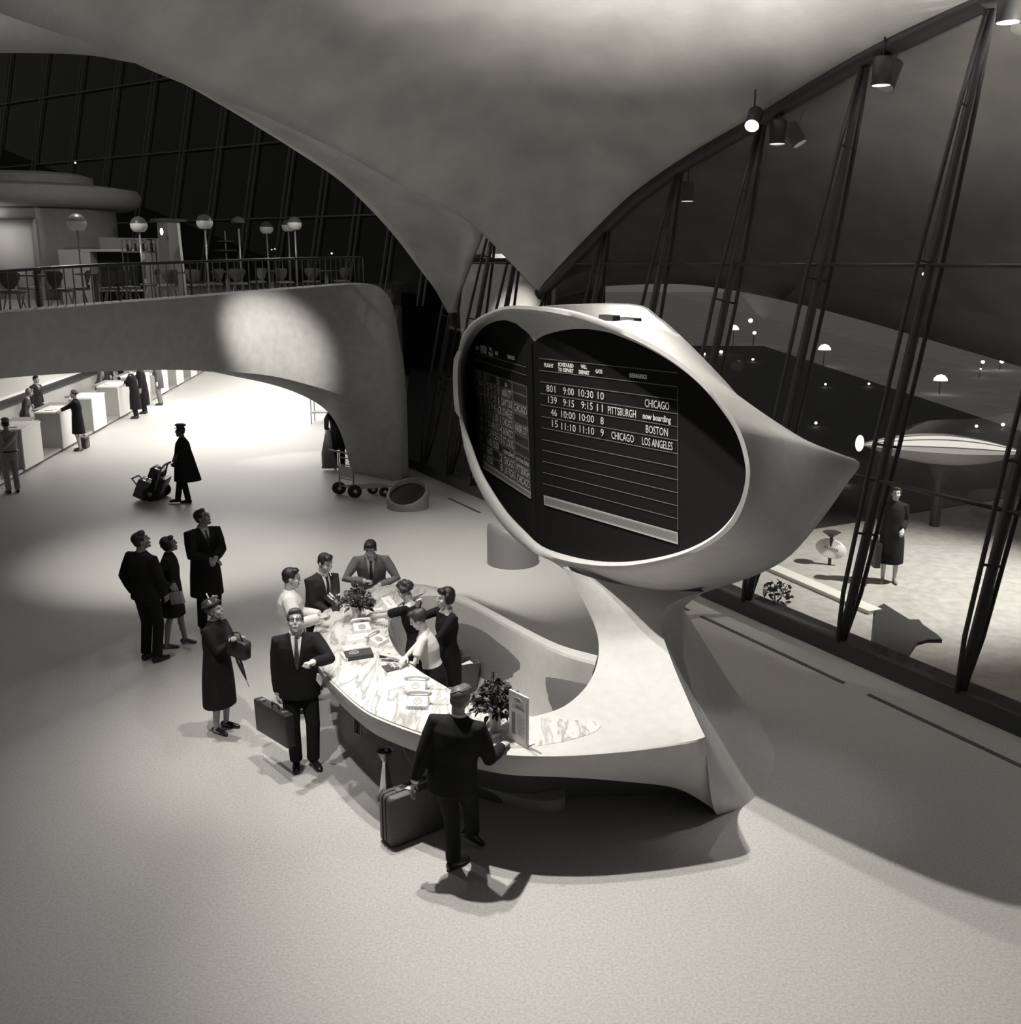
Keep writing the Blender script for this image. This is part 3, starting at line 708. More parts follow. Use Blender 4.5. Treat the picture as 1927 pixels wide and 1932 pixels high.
def rings(mb, rs, X, Yv, n=20):
    """closed skin through elliptical rings: (centre, rx, ry, X axis, Y axis)"""
    vs = []; fs = []; m = len(rs)
    for c, rx, ry, x, y in rs:
        for k in range(n):
            a = 2*math.pi*k/n; vs.append(c + x*rx*math.cos(a) + y*ry*math.sin(a))
    for i in range(m-1):
        for k in range(n): k2 = (k+1) % n; fs.append((i*n+k, i*n+k2, (i+1)*n+k2, (i+1)*n+k))
    fs += [tuple(range(n-1, -1, -1)), tuple(range((m-1)*n, m*n))]; mb.add(vs, fs)
def skin_m(v): return mat('skin_%d' % round(v*100), v, .5)
def cloth(v): return mat('cloth_%d' % round(v*1000), v, .85, noise=(30, .12 if v < .2 else .03, 6), spec=.2)
HAIRM = lambda v: mat('hair_%d' % round(v*1000), v, .55, noise=(60, .35, 6))

def person(label, at, yaw, H=1.75, sex='m', group=None, skin=.40, rh=None, lh=None, relb=None, lelb=None, rf=None, lf=None,
           lean=(0, 0, 0), head=(0, 0, 0), wear='suit', top=.014, bottom=None, shirt=.7, tie=.02, hair='short', hairv=.02,
           glasses=False, res=0, hands=('relax', 'relax'), hem=None, bulk=1.0, sleeves=True, shoe=.012, legs=None, pocket=False, vneck=True):
    s = H/1.75; at = V(*at); bottom = top if bottom is None else bottom
    root = thing('person', label, 'person', at, math.radians(yaw), group)
    ca, sa = math.cos(math.radians(-yaw)), math.sin(math.radians(-yaw))
    def loc(w): d = V(*w)-at; return V(d[0]*ca-d[1]*sa, d[0]*sa+d[1]*ca, d[2])
    fem = sex == 'f'; vox = (.0065, .012, .02)[res]; cvox = (.011, .016, .024)[res]
    piv = V(0, 0, .95*s); Rm = rot('Z', lean[2]) @ rot('Y', lean[1]) @ rot('X', -lean[0])
    I3 = np.eye(3)
    def T(x, y, z, S=True):
        p = V(x, y, z)*(s if S else 1); w = min(1, max(0, (p[2]/s-.82)/.22)); q = piv + Rm@(p-piv); return p*(1-w)+q*w
    def AX(z):
        w = min(1, max(0, (z-.82)/.22)); return nrm(I3[:, 0]*(1-w)+Rm[:, 0]*w), nrm(I3[:, 1]*(1-w)+Rm[:, 1]*w)
    def ring(z, rx, ry, y=0): X, Y = AX(z); return (T(0, y, z), rx*s, ry*s, X, Y)
    sh = .165 if fem else .185
    # joints
    S = {k: T(g*sh, -.005, 1.415) for k, g in (('r', 1), ('l', -1))}
    la1, la2, ll1, ll2 = .30*s, .265*s, .427*s, .418*s
    tgt = {'r': loc(rh) if rh is not None else T(.26, .04, .83), 'l': loc(lh) if lh is not None else T(-.26, .04, .83)}
    pole = {'r': V(*(relb or (.35, -1, -.25))), 'l': V(*(lelb or (-.35, -1, -.25)))}
    E, W = {}, {}
    for k in 'rl': E[k], W[k] = ik(S[k], tgt[k], la1, la2, pole[k])
    hipx = .09; Hp = {'r': V(hipx*s, 0, .92*s), 'l': V(-hipx*s, 0, .92*s)}
    ft = {}
    for k, g, f in (('r', 1, rf), ('l', -1, lf)):
        if f is None: ft[k] = (V(g*.10*s, 0, .085*s), g*-9, 0)
        else:
            q = loc(f[:3]); ft[k] = (V(q[0], q[1], q[2]+.085*s), f[3], f[4] if len(f) > 4 else 0)
    K, A = {}, {}
    for k in 'rl': K[k], A[k] = ik(Hp[k], ft[k][0], ll1, ll2, rot('Z', ft[k][1])@V(0, 1, 0))
    # head frame
    hc = T(0, .03, 1.625); HR_ = Rm @ rot('Z', head[0]) @ rot('X', head[1]) @ rot('Y', head[2])
    def h(x, y, z): return hc + HR_@(V(x, y, z)*s)
    hx = (HR_[:, 0], HR_[:, 1], HR_[:, 2])
    # ---- body, one skin
    mb = MB(); e = lambda c, r: mb.ellipsoid(h(*c), [q*s for q in r], hx)
    e((0, -.012, .035), (.076, .094, .086)); e((0, .016, -.035), (.060, .072, .083)); e((0, .060, -.098), (.026, .024, .022))
    mb.tube([h(0, .086, .026), h(0, .098, -.006), h(0, .103, -.028)], [.009*s, .011*s, .0155*s], 8)
    e((0, .078, .030), (.048, .017, .012))
    for g in (1, -1): e((g*.078, -.006, -.005), (.010, .021, .033)); e((g*.038, .058, -.03), (.025, .026, .028))
    e((0, .083, -.064), (.024, .013, .011))
    nk = .048 if fem else .057
    mb.tube([h(0, -.018, -.05), T(0, 0, 1.50), T(0, -.01, 1.40)], [nk*s, nk*s, nk*1.25*s], 14)
    if fem: tr = [(.86, .155, .11), (.95, .165, .115), (1.10, .115, .09), (1.24, .14, .105), (1.36, .15, .095), (1.43, .13, .075), (1.475, .06, .055)]
    else: tr = [(.86, .15, .11), (.95, .155, .115), (1.08, .14, .10), (1.22, .155, .11), (1.36, .168, .105), (1.43, .15, .08), (1.475, .07, .06)]
    rings(mb, [ring(z, a, b) for z, a, b in tr], 0, 0)
    for k, g in (('r', 1), ('l', -1)):
        ar = (.040, .034, .024) if fem else (.048, .040, .028)
        mb.tube([S[k], S[k]*.5+E[k]*.5, E[k], E[k]*.45+W[k]*.55, W[k]], [ar[0]*s*1.05, ar[0]*s, ar[1]*s, ar[1]*.92*s, ar[2]*s], 10)
        d = nrm(W[k]-E[k]); up = Rm[:, 2]; lat = np.cross(d, V(0, 0, 1)); lat = nrm(lat) if np.linalg.norm(lat) > .2 else nrm(np.cross(d, AX(1.2)[1]))
        if np.dot(lat, Rm[:, 0])*g < 0: lat = -lat
        if abs(d[2]) > .7: fw = AX(1)[1]; pn = nrm(np.cross(d, fw)); lat = nrm(np.cross(pn, d)); lat = lat if np.dot(lat, fw) < 0 else -lat; pn = nrm(-g*Rm[:, 0] - d*np.dot(-g*Rm[:, 0], d))
        else: pn = nrm(np.cross(lat, d)); pn = pn if pn[2] < 0 else -pn
        # lat points away from the thumb side, pn out of the palm
        mb.ellipsoid(W[k]+d*.045*s, (.040*s, .017*s, .055*s), (lat, pn, d))
        curl = {'relax': (22, 25, 20), 'fist': (80, 85, 55), 'flat': (6, 6, 5), 'grip': (62, 70, 45)}[hands[0 if k == 'r' else 1]]
        for j, (off, ln) in enumerate(((-.030, .92), (-.010, 1.0), (.010, .95), (.029, .78))):
            b = W[k]+d*.088*s+lat*off*s; pts = [b-d*.02*s, b]; dd = d.copy(); a = 0
            for sg, L in zip(curl, (.042, .027, .022)):
                a += math.radians(sg); dd = d*math.cos(a)+pn*math.sin(a); pts.append(pts[-1]+dd*L*ln*s)
            mb.tube(pts, [.0095*s, .0095*s, .0088*s, .008*s, .0065*s], 7)
        tb = W[k]+d*.025*s-lat*.030*s; td = nrm(d*.75-lat*.55+pn*.35); t2 = nrm(td+pn*(.5 if curl[0] > 50 else .1)+lat*.35)
        mb.tube([tb, tb+td*.038*s, tb+td*.038*s+t2*.042*s], [.014*s, .0115*s, .008*s], 7)
        # leg and foot
        lr = (.074, .048, .034) if fem else (.062, .045, .036)
        calf = K[k]*.68+A[k]*.32 - rot('Z', ft[k][1])@V(0, .018*s, 0)
        mb.tube([Hp[k], Hp[k]*.5+K[k]*.5, K[k], calf, A[k]], [lr[0]*s, lr[0]*.85*s, lr[1]*s, lr[1]*1.06*s, lr[2]*s], 12)
        fd = rot('Z', ft[k][1])@V(0, 1, 0); lift = math.radians(ft[k][2]); fd3 = fd*math.cos(lift)-V(0, 0, 1)*math.sin(lift)
        mb.tube([A[k], A[k]-fd3*.035*s-V(0, 0, .045*s), A[k]+fd3*.06*s-V(0, 0, .05*s), A[k]+fd3*.14*s-V(0, 0, .062*s)], [.036*s, .034*s, .032*s, .02*s], 10)
    body = remesh(mb, vox, 1 if res == 0 else 2, skin_m(skin), 'body', root)
    bt = bvh(body)
    def onface(x, z, off=.001):
        o_ = h(x, .25, z); hit = bt.ray_cast(Vector(o_), Vector(-HR_[:, 1]), .4*s)
        return (np.array(hit[0]) if hit[0] else h(x, .09, z)) + HR_[:, 1]*off*s
    if res < 2:
        for g in (1, -1):
            p = onface(g*.031, .013, -.001); ey = MB().ellipsoid(p, (.0125*s, .005*s, .0065*s), hx, 8, 6).build('eye', mat('eye_white', .55, .3), root, True)
            MB().ellipsoid(p+HR_[:, 1]*.004*s, (.0058*s, .003*s, .0058*s), hx, 8, 5).build('pupil', mat('pupil', .008, .2), ey, True)
            MB().tube([onface(g*.014, .033), onface(g*.03, .038), onface(g*.047, .031)], [.004*s, .0048*s, .003*s], 6).build('eyebrow', HAIRM(hairv), root, True)
        MB().tube([onface(-.023, -.062), onface(-.010, -.0655), onface(0, -.0665), onface(.010, -.0655), onface(.023, -.062)], [.002*s, .0042*s, .0048*s, .0042*s, .002*s], 6).build('mouth', mat('lips', .10 if fem else .14, .5), root, True)
    # ---- hair
    if hair:
        hb = MB(); e = lambda c, r: hb.ellipsoid(h(*c), [q*s for q in r], hx)
        rr = random.Random(int(abs(at[0]*1000)+abs(at[1])*77))
        e((0, -.022, .050), (.083, .094, .080))
        if hair in ('short', 'part'):
            e((0, -.052, .005), (.072, .056, .066)); e((.015, .035, .098), (.058, .052, .032))
            for g in (1, -1): e((g*.068, -.005, .035), (.016, .045, .04))
        if hair == 'quiff':
            e((0, -.052, .005), (.072, .056, .066)); e((0, .032, .098), (.066, .058, .036)); e((.022, .055, .092), (.044, .034, .028))
            for g in (1, -1): e((g*.068, .0, .035), (.016, .045, .045))
        if hair == 'curly':
            for _ in range(46):
                a = rr.uniform(0, 6.28); b = rr.uniform(-.6, 1.3); v_ = V(math.cos(a)*math.cos(b), math.sin(a)*math.cos(b), math.sin(b))
                if v_[1] > .35 and v_[2] < .55: continue
                e((v_[0]*.086, -.02+v_[1]*.097, .035+v_[2]*.09), (.026, .026, .024))
        if hair == 'bob':
            e((0, -.045, .045), (.098, .095, .095)); e((0, -.062, -.02), (.092, .066, .075)); e((0, .045, .09), (.075, .045, .04))
            for g in (1, -1): e((g*.084, -.005, .0), (.024, .05, .07))
            for _ in range(26):
                a = rr.uniform(2.6, 6.8); b = rr.uniform(-.7, 1.2); e((math.cos(a)*.09*math.cos(b), -.035+math.sin(a)*.09*math.cos(b), .03+math.sin(b)*.095), (.024, .024, .022))
        if hair == 'updo':
            e((0, -.05, .03), (.08, .07, .08)); e((0, -.09, .055), (.055, .05, .055)); e((0, .035, .095), (.062, .05, .035))
            for g in (1, -1): e((g*.07, -.01, .02), (.02, .05, .05))
        remesh(hb, .010 if res == 0 else .016, 1, HAIRM(hairv), 'hair', root)
    if glasses:
        gb = MB()
        for g in (1, -1):
            c = onface(g*.033, .012, .016); pts = [c + HR_[:, 0]*math.cos(a)*.023*s + HR_[:, 2]*math.sin(a)*.018*s for a in np.linspace(0, 2*math.pi, 14)[:-1]]
            gb.tube(pts, .0030*s, 5, closed=True); gb.tube([h(g*.056, .098, .018), h(g*.080, .06, .016), h(g*.083, -.005, .014)], .003*s, 5)
        gb.tube([h(-.012, .112, .018), h(.012, .112, .018)], .003*s, 5)
        gl = gb.build('glasses', mat('glasses_frame', .01, .3), root, True)
    # ---- clothes
    bk = bulk; cm = cloth(top)
    def sleeves_into(b, short=False):
        for k in 'rl':
            w = (.058, .048, .036) if fem else (.072, .060, .045)
            if wear in ('coat', 'cape'): w = tuple(q*1.18 for q in w)
            g_ = 1 if k == 'r' else -1; Si = T(g_*(sh-.075), -.005, 1.405); Se = nrm(E[k]-S[k])*.01*s
            if short: b.tube([Si, S[k]+Se, S[k]*.6+E[k]*.4, S[k]*.30+E[k]*.70], [w[0]*.9*s, w[0]*s, w[0]*1.02*s, w[1]*1.18*s], 12)
            else: b.tube([Si, S[k]+Se, S[k]*.55+E[k]*.45, E[k], E[k]*.5+W[k]*.5, W[k]*.95+E[k]*.05], [w[0]*.9*bk*s, w[0]*bk*s, w[0]*.95*bk*s, w[1]*bk*s, w[1]*.9*bk*s, w[2]*s], 12)
    if wear in ('suit', 'coat', 'uniform'):
        zh = hem if hem is not None else (.80 if wear == 'suit' else (.46 if wear == 'coat' else .93)); jb = MB()
        rr_ = []
        if zh < .55: rr_ += [(zh, .225, .185), (.60, .220, .178), (.78, .212, .165)]
        else: rr_ += [(zh, .200, .150)]
        if fem: rr_ += [(.93, .19, .155), (1.10, .168, .138), (1.24, .175, .145), (1.36, .175, .125), (1.43, .150, .095), (1.475, .085, .072), (1.50, .068, .062)]
        else: rr_ += [(.95, .196, .148), (1.10, .184, .140), (1.24, .198, .148), (1.36, .204, .134), (1.43, .172, .10), (1.472, .092, .074), (1.498, .071, .066)]
        if vneck and not fem and wear != 'uniform': rr_[-1] = (1.484, .080, .070)
        rings(jb, [ring(z, a*bk, b*bk) for z, a, b in rr_], 0, 0, 26); sleeves_into(jb)
        jk = remesh(jb, cvox, 3, cm, 'coat' if wear == 'coat' else ('jacket' if wear == 'suit' else 'shirt'), root)
    elif wear == 'cape':
        jb = MB(); rings(jb, [ring(z, a, b, y) for z, a, b, y in ((.52, .27, .30, -.06), (.75, .255, .26, -.04), (1.0, .24, .215, -.02), (1.2, .235, .18, 0), (1.36, .225, .15, 0), (1.43, .18, .11, 0), (1.475, .095, .078, 0), (1.50, .074, .07, 0))], 0, 0, 28)
        for k in 'rl': jb.tube([S[k], E[k], W[k]*.7+E[k]*.3], [.08*s, .075*s, .06*s], 12)
        jk = remesh(jb, cvox, 3, cm, 'cape', root)
    elif wear in ('dress', 'blouse'):
        jb = MB(); zh = hem or .52
        bodice = [(1.02, .145, .118), (1.10, .135, .112), (1.24, .165, .138), (1.33, .166, .122), (1.40, .150, .092), (1.44, .11, .072)]
        skirt_r = [(zh, .205, .165), (.70, .20, .165), (.90, .187, .155), (1.0, .16, .130)]
        if wear == 'dress':
            rings(jb, [ring(z, a, b) for z, a, b in skirt_r+bodice], 0, 0, 26); sleeves_into(jb, not sleeves); jk = remesh(jb, cvox, 3, cm, 'dress', root)
        else:
            rings(jb, [ring(z, a, b) for z, a, b in [(.99, .155, .128)]+bodice[1:]], 0, 0, 26); sleeves_into(jb, True); jk = remesh(jb, cvox, 3, cm, 'blouse', root)
            sb = MB(); rings(sb, [ring(z, a, b) for z, a, b in skirt_r+[(1.04, .148, .122)]], 0, 0, 26); remesh(sb, cvox, 2, cloth(bottom), 'skirt', root)
    if wear in ('suit', 'uniform', 'cape') or (wear == 'coat' and not fem):
        tb = MB(); rings(tb, [ring(z, a, b) for z, a, b in ((.80, .17, .125), (.90, .182, .135), (1.02, .17, .125))], 0, 0)
        for k in 'rl':
            cuff = A[k] + (K[k]-A[k])*.02 - V(0, 0, .012*s)
            tb.tube([Hp[k]+V(0, 0, -.02*s), Hp[k]*.5+K[k]*.5, K[k], K[k]*.5+A[k]*.5, cuff], [.100*s, .090*s, .074*s, .070*s, .068*s], 14)
        remesh(tb, cvox, 2, cloth(bottom), 'trousers', root)
    # shoes
    for k in 'rl':
        fd = rot('Z', ft[k][1])@V(0, 1, 0); lift = math.radians(ft[k][2]); fd3 = nrm(fd*math.cos(lift)-V(0, 0, 1)*math.sin(lift)); up = nrm(V(0, 0, 1)*math.cos(lift)+fd*math.sin(lift)); lt = np.cross(fd3, up)
        hl = .045 if fem else .0
        sb = MB(); b = A[k]-up*.083*s
        w = .75 if fem else 1
        sb.tube([b-fd3*.075*s+up*.05*s, b-fd3*.055*s+up*.045*s, b+fd3*.03*s+up*.043*s, b+fd3*.11*s+up*.033*s, b+fd3*.17*s+up*.026*s, b+fd3*.195*s+up*.022*s], [(.02*s, .02*s), (.036*s*w, .042*s), (.040*s*w, .044*s), (.045*s*w, .034*s), (.036*s*w, .025*s), (.012*s, .014*s)], 12)
        sb.box(b-fd3*.045*s+up*.012*s, (.05*s*w, .05*s, .026*s), (lt, fd3, up)); sb.box(b+fd3*.075*s+up*.008*s, (.07*s*w, .19*s, .014*s), (lt, fd3, up))
        remesh(sb, .010 if res == 0 else .016, 1, mat('shoe_leather_%d' % round(shoe*1000), shoe, .3), 'shoe', root)
    # shirt front, tie, collar, pocket square
    if wear in ('suit', 'coat') and vneck and not fem and res < 2:
        jt = bvh(jk); f = Rm[:, 1]
        def onj(x, z, off):
            o_ = T(x, .45, z); hit = jt.ray_cast(Vector(o_), Vector(-f), .6); return (np.array(hit[0]) if hit[0] else T(x, .1, z)) + f*off*s
        zb = 1.13 if wear == 'suit' else 1.26
        rws = []
        for z in np.linspace(1.482, zb, 12):
            t = (z-zb)/(1.482-zb); hw = .058*t**.85+.0005; rws.append([onj(x*hw, z, .005) for x in np.linspace(-1, 1, 7)])
        MB().grid(rws).build('shirt_front', cloth(shirt), root, True)
        if tie is not None:
            rws = []
            for z in np.linspace(1.468, zb+.02, 12):
                t = (1.468-z)/(1.468-zb); hw = .013+.020*t if t > .08 else .019; hw = min(hw, .058*((z-zb)/(1.482-zb))**.85+.004); rws.append([onj(x*hw, z, .011) for x in np.linspace(-1, 1, 5)])
            MB().grid(rws).build('tie', mat('tie_silk_%d' % round(tie*1000), tie, .4, noise=(35, .5, 2)), root, True)
        for g in (1, -1):
            rws = []
            for z in np.linspace(1.475, zb, 10):
                t = (z-zb)/(1.475-zb); hw = .058*t**.85; wd_ = .012+.05*math.sin(math.pi*min(1, (1-t)*.9+.12))*.9; rws.append([onj(g*(hw-.002), z, .010), onj(g*(hw+wd_*.5), z, .009), onj(g*(hw+wd_), z, .004)])
            MB().grid(rws).build('lapel', cm, root, True)
        if pocket:
            MB().grid([[onj(-.085+dx, 1.28+dz, .008) for dx in (-.035, 0, .035)] for dz in (-.007, .009)]).build('pocket_square', cloth(.8), root, True)
        cb = MB(); cpts = [T(math.cos(a)*.066, math.sin(a)*.062+.003, 1.497 - .012*math.sin(a)) for a in np.linspace(0, 2*math.pi, 18)[:-1]]
        cb.tube(cpts, [(.008*s, .014*s)]*17, 6, closed=True); cb.build('shirt_collar', cloth(shirt), root, True)
        for k in 'rl':
            d = nrm(W[k]-E[k]); MB().tube([W[k]-d*.03*s, W[k]+d*.012*s], [.034*s, .034*s], 10).build('shirt_cuff', cloth(shirt), root, True)
    PEOPLE.append(root)
    return dict(root=root, h=h, hx=hx, T=T, W=W, E=E, s=s, loc=loc, R=Rm, A=A)

# ---- the figures round the desk
def feet(x, y, z=0): return tuple(pz(x, y, z))
p = person('man in dark suit seen from behind, one hand resting on the marble counter', (-.50, 8.10, 0), -14, 1.76, rh=pz(948, 1408, 1.115), relb=(.25, -.6, -1),
           lh=(-.86, 8.05, .80), lf=(*pz(856, 1638), -30), rf=(*(pz(893, 1597)+V(0, 0, .04)), -60, 38), lean=(3, 5, 0), head=(-10, 2, 4), hair='part', hairv=.10, bulk=1.12, hands=('fist', 'relax'), shirt=.75)
MB().tube([p['h'](x, y, z) for x, y, z in ((-.075, -.065, .045), (-.055, -.098, .075), (-.015, -.098, .098), (.035, -.07, .125), (.05, -.01, .137))], [.002, .003, .0035, .003, .002], 6).build('hair_parting', skin_m(.4), p['root'], True)
p = person('smiling man in dark suit, striped tie and glasses carrying a flat briefcase', (-2.22, 10.10, 0), 190, 1.77, rh=pd(524, 1322, 10.02), relb=(.6, -.6, -.2), lh=pd(590, 1250, 9.72), lelb=(-1, -.3, -.6), rf=(*pz(560, 1446), 0), lf=(*pz(592, 1444), 24),
           head=(0, 20, 0), hair='quiff', hairv=.06, glasses=True, shirt=.78, tie=.05, bulk=1.1, hands=('grip', 'fist'), skin=.56)
BRIEF = p
p = person('elderly woman in long dark coat and flowered hat, looking up at the board', (-3.32, 10.95, 0), -112, 1.56, 'f', rh=pd(446, 1208, 10.85), lh=pd(440, 1204, 10.72), relb=(.6, -.6, -.7), lelb=(-.6, -.4, -.7), wear='coat', top=.014, hem=.36, hair='updo', hairv=.12, head=(8, 22, 0), skin=.30, bulk=1.06, hands=('grip', 'fist'), shoe=.012)
OLDW = p
p = person('man in dark jacket, hands in pockets, standing before the woman with pale handbag', (-4.84, 13.08, 0), -28, 1.80, rh=(-4.60, 13.12, .92), lh=(-5.06, 13.2, .92), relb=(1, -.7, 0), lelb=(-1, -.7, 0), lean=(-3, 0, 0), head=(-38, 18, 0), hair='quiff', hairv=.02, skin=.25, top=.013, vneck=False, hem=.86, bulk=1.12)
p = person('woman in a dark coat with a pale handbag, behind the man with hands in pockets', (-4.70, 13.66, 0), -82, 1.58, 'f', rh=pd(322, 1108, 13.40), lh=pd(328, 1104, 13.5), relb=(.2, -1, -.8), lelb=(-.2, -1, -.8), wear='coat', top=.014, hem=.50, hair='bob', hairv=.02, head=(0, 18, 0), skin=.22, rf=(*pz(316, 1224), 0), lf=(*pz(350, 1214), -14), hands=('grip', 'grip'), shoe=.05)
WIFE = p
p = person('man in glasses and a long dark overcoat, hands clasped, looking up to the right', (-4.40, 14.28, 0), -140, 1.82, rh=pd(398, 1056, 14.02), lh=pd(407, 1053, 13.98), relb=(.8, -.5, -.3), lelb=(-.8, -.5, -.3), wear='coat', top=.012, hem=.52, head=(42, 24, 0), hair='short', glasses=True, skin=.25, shirt=.5, tie=.01, bulk=1.05)
p = person('porter in a long dark cape coat and peaked cap, pulling a loaded hand truck', (-7.20, 22.38, 0), 97, 1.73, rh=pd(326, 873, 22.0), lh=pd(325, 883, 22.35), wear='cape', top=.010, hair='short', hairv=.01, skin=.06, head=(0, 2, 0), rf=(*pz(336, 949), 0), lf=(*pz(356, 949), 0), hands=('grip', 'grip'))
PORT = p
cap = MB(); hx = p['hx']
cap.lathe([(.080, 0), (.084, .03), (.120, .055), (.124, .07), (.09, .088), (.0, .095)], p['h'](0, -.012, .085), 24, hx)
cap.lathe([(.0, 0), (.075, .0), (.075, .006), (.0, .010)], p['h'](0, .062, .083), 18, (hx[0], nrm(hx[1]-hx[2]*.35), nrm(hx[2]+hx[1]*.35)))
cap.build('cap', mat('cap_cloth', .012, .6), p['root'], True, angle=40)
# desk customers on the far side
p = person('dark-haired man in a white raincoat standing at the counter, seen from his back and side', (-2.58, 11.50, 0), -78, 1.78, rh=pd(603, 1166, 11.25), lh=pd(606, 1160, 11.45), relb=(.5, -.8, -.5), wear='coat', top=.62, bottom=.05, hem=.50, hair='short', hairv=.012, head=(-4, -4, 0), vneck=False, bulk=1.05, hands=('fist', 'fist'), skin=.48)
p = person('man in dark suit with a white pocket square smoking a cigarette at the counter', (-2.42, 12.32, 0), -134, 1.75, rh=pd(628, 1158, 12.15), lh=pd(634, 1160, 11.98), lean=(9, -4, 0), relb=(.8, -.6, -.2), lelb=(-.8, -.4, -.5), head=(6, -4, 0), hair='quiff', hairv=.02, top=.03, pocket=True, shirt=.7, tie=.02, skin=.5)
MB().tube([p['h'](.012, .10, -.062), p['h'](.03, .17, -.095)], .0045, 6).build('cigarette', mat('paper_white', .8, .6), p['root'])
p = person('man in light grey suit bending over the far end of the counter', (-1.88, 13.42, 0), 186, 1.76, rh=pd(688, 1096, 13.0), lh=pd(716, 1104, 13.05), relb=(.8, .2, -.6), lelb=(-.9, -.2, -.4), lean=(26, 0, 0), head=(-6, 4, 0), hair='quiff', hairv=.02, top=.20, shirt=.7, tie=.03, skin=.48, hands=('fist', 'flat'))
# clerks inside the desk
p = person('woman clerk with curly hair in a black dress bending over the counter papers', (-1.08, 11.42, 0), 58, 1.64, 'f', rh=pz(700, 1158, 1.12), lh=pz(680, 1168, 1.10), lean=(14, 0, 0), wear='dress', top=.011, hair='curly', hairv=.035, head=(10, -18, 0), skin=.55, sleeves=False, hands=('flat', 'flat'))
p = person('woman clerk with full black hair and white collar, hand raised to her cheek', (-.73, 11.22, 0), 128, 1.63, 'f', rh=pd(788, 1142, 11.12), lh=(-.98, 10.95, .95), relb=(.6, .2, -1), wear='dress', top=.011, hair='bob', hairv=.010, head=(-4, 2, 0), skin=.58)
cb = MB(); cb.tube([p['T'](math.cos(a)*.072, math.sin(a)*.066+.004, 1.462-.018*math.sin(a)) for a in np.linspace(0, 2*math.pi, 18)[:-1]], [(.012, .02)]*17, 6, closed=True); cb.build('collar', cloth(.7), p['root'], True)
p = person('woman clerk in a white short-sleeved blouse and black skirt, sorting a tray', (-.84, 10.60, 0), 84, 1.60, 'f', rh=pz(752, 1256, 1.12), lh=pz(742, 1240, 1.12), relb=(.5, -.5, -.8), lelb=(-.5, -.5, -.8), lean=(13, 0, 0), wear='blouse', top=.66, bottom=.011, hair='updo', hairv=.03, head=(4, -16, 0), skin=.52, hands=('relax', 'flat'))

# ================================================================== things on and around the desk
def frame(a, b):
    """axes with X along a->b (level), Z up"""
    x = nrm((b-a)*V(1, 1, 0)); return x, V(-x[1], x[0], 0), V(0, 0, 1)
M_LEATH = mat('dark_leather', .022, .42, bump=(80, .15)); M_CASE = mat('grey_fibre_case', .085, .55, noise=(90, .25, 4), bump=(120, .1)); M_BRASS = mat('case_metal', .5, .3, metal=.8)
M_PAPER = mat('paper_white', .8, .6); M_PHONE = mat('ivory_plastic', .72, .3); M_WIRE = mat('bright_wire', .45, .3, metal=.7)
def suitcase(name, label, cat, A, ax, L, W, Hh, m, trim=None, group=None, z0=0, lie=None):
    X, Y, Zv = ax; t = thing(name, label, cat, A, 0, group)
    c = X*L/2 + Y*W/2 + Zv*(Hh/2+z0)
    MB().box(c, (L, Hh, W), (X, Zv, -Y), min(.05, W*.32)).build('shell', m, t, True, angle=50)
    if trim is not None:
        for sy in (W*.36, W*.64):
            mb = MB(); r = .055; ring = []
            for cx_, cz_, a0 in ((L-r, Hh-r, 0), (r, Hh-r, 90), (r, r, 180), (L-r, r, 270)):
                for k in range(4): a = math.radians(a0+k*30); ring.append(X*(cx_+r*math.cos(a)) + Zv*(cz_+r*math.sin(a)+z0) + Y*sy)
            mb.tube([q + (q-c)*.012*V(1, 1, 1) for q in ring], .006, 5, closed=True).build('edge_trim', trim, t, True)
    h0 = X*L/2 + Y*W/2 + Zv*(Hh+z0)
    hb = MB().tube([h0-X*.075, h0-X*.07+Zv*.035, h0-X*.04+Zv*.05, h0+X*.04+Zv*.05, h0+X*.07+Zv*.035, h0+X*.075], [(.010, .014)]*6, 8); hb.build('handle', M_LEATH, t, True)
    for sx in (-.32, .32): MB().box(h0+X*L*sx*.9+Zv*.004, (.05, W*.3, .014), ax, .003).build('clasp', M_BRASS, t)
    return t
A = pz(713, 1577); B = pz(738, 1603); C_ = pz(842, 1562)
x_ = nrm((C_-B)*V(1, 1, 0)); ax = (x_, V(-x_[1], x_[0], 0), V(0, 0, 1))
sc1 = suitcase('suitcase', 'large dark grey hard suitcase standing beside the man at the counter', 'suitcase', B, ax, .74, .21, .50, M_CASE, mat('case_edge', .03, .4))
MB().box(x_*.27+ax[1]*.08+V(0, 0, .508), (.10, .05, .004), (nrm(x_+ax[1]*.5), nrm(ax[1]-x_*.5), V(0, 0, 1))).build('luggage_tag', M_PAPER, sc1)
MB().box(x_*.40+ax[1]*.1+V(0, 0, .512), (.14, .075, .02), ax, .006).build('lock_plate', M_BRASS, sc1)
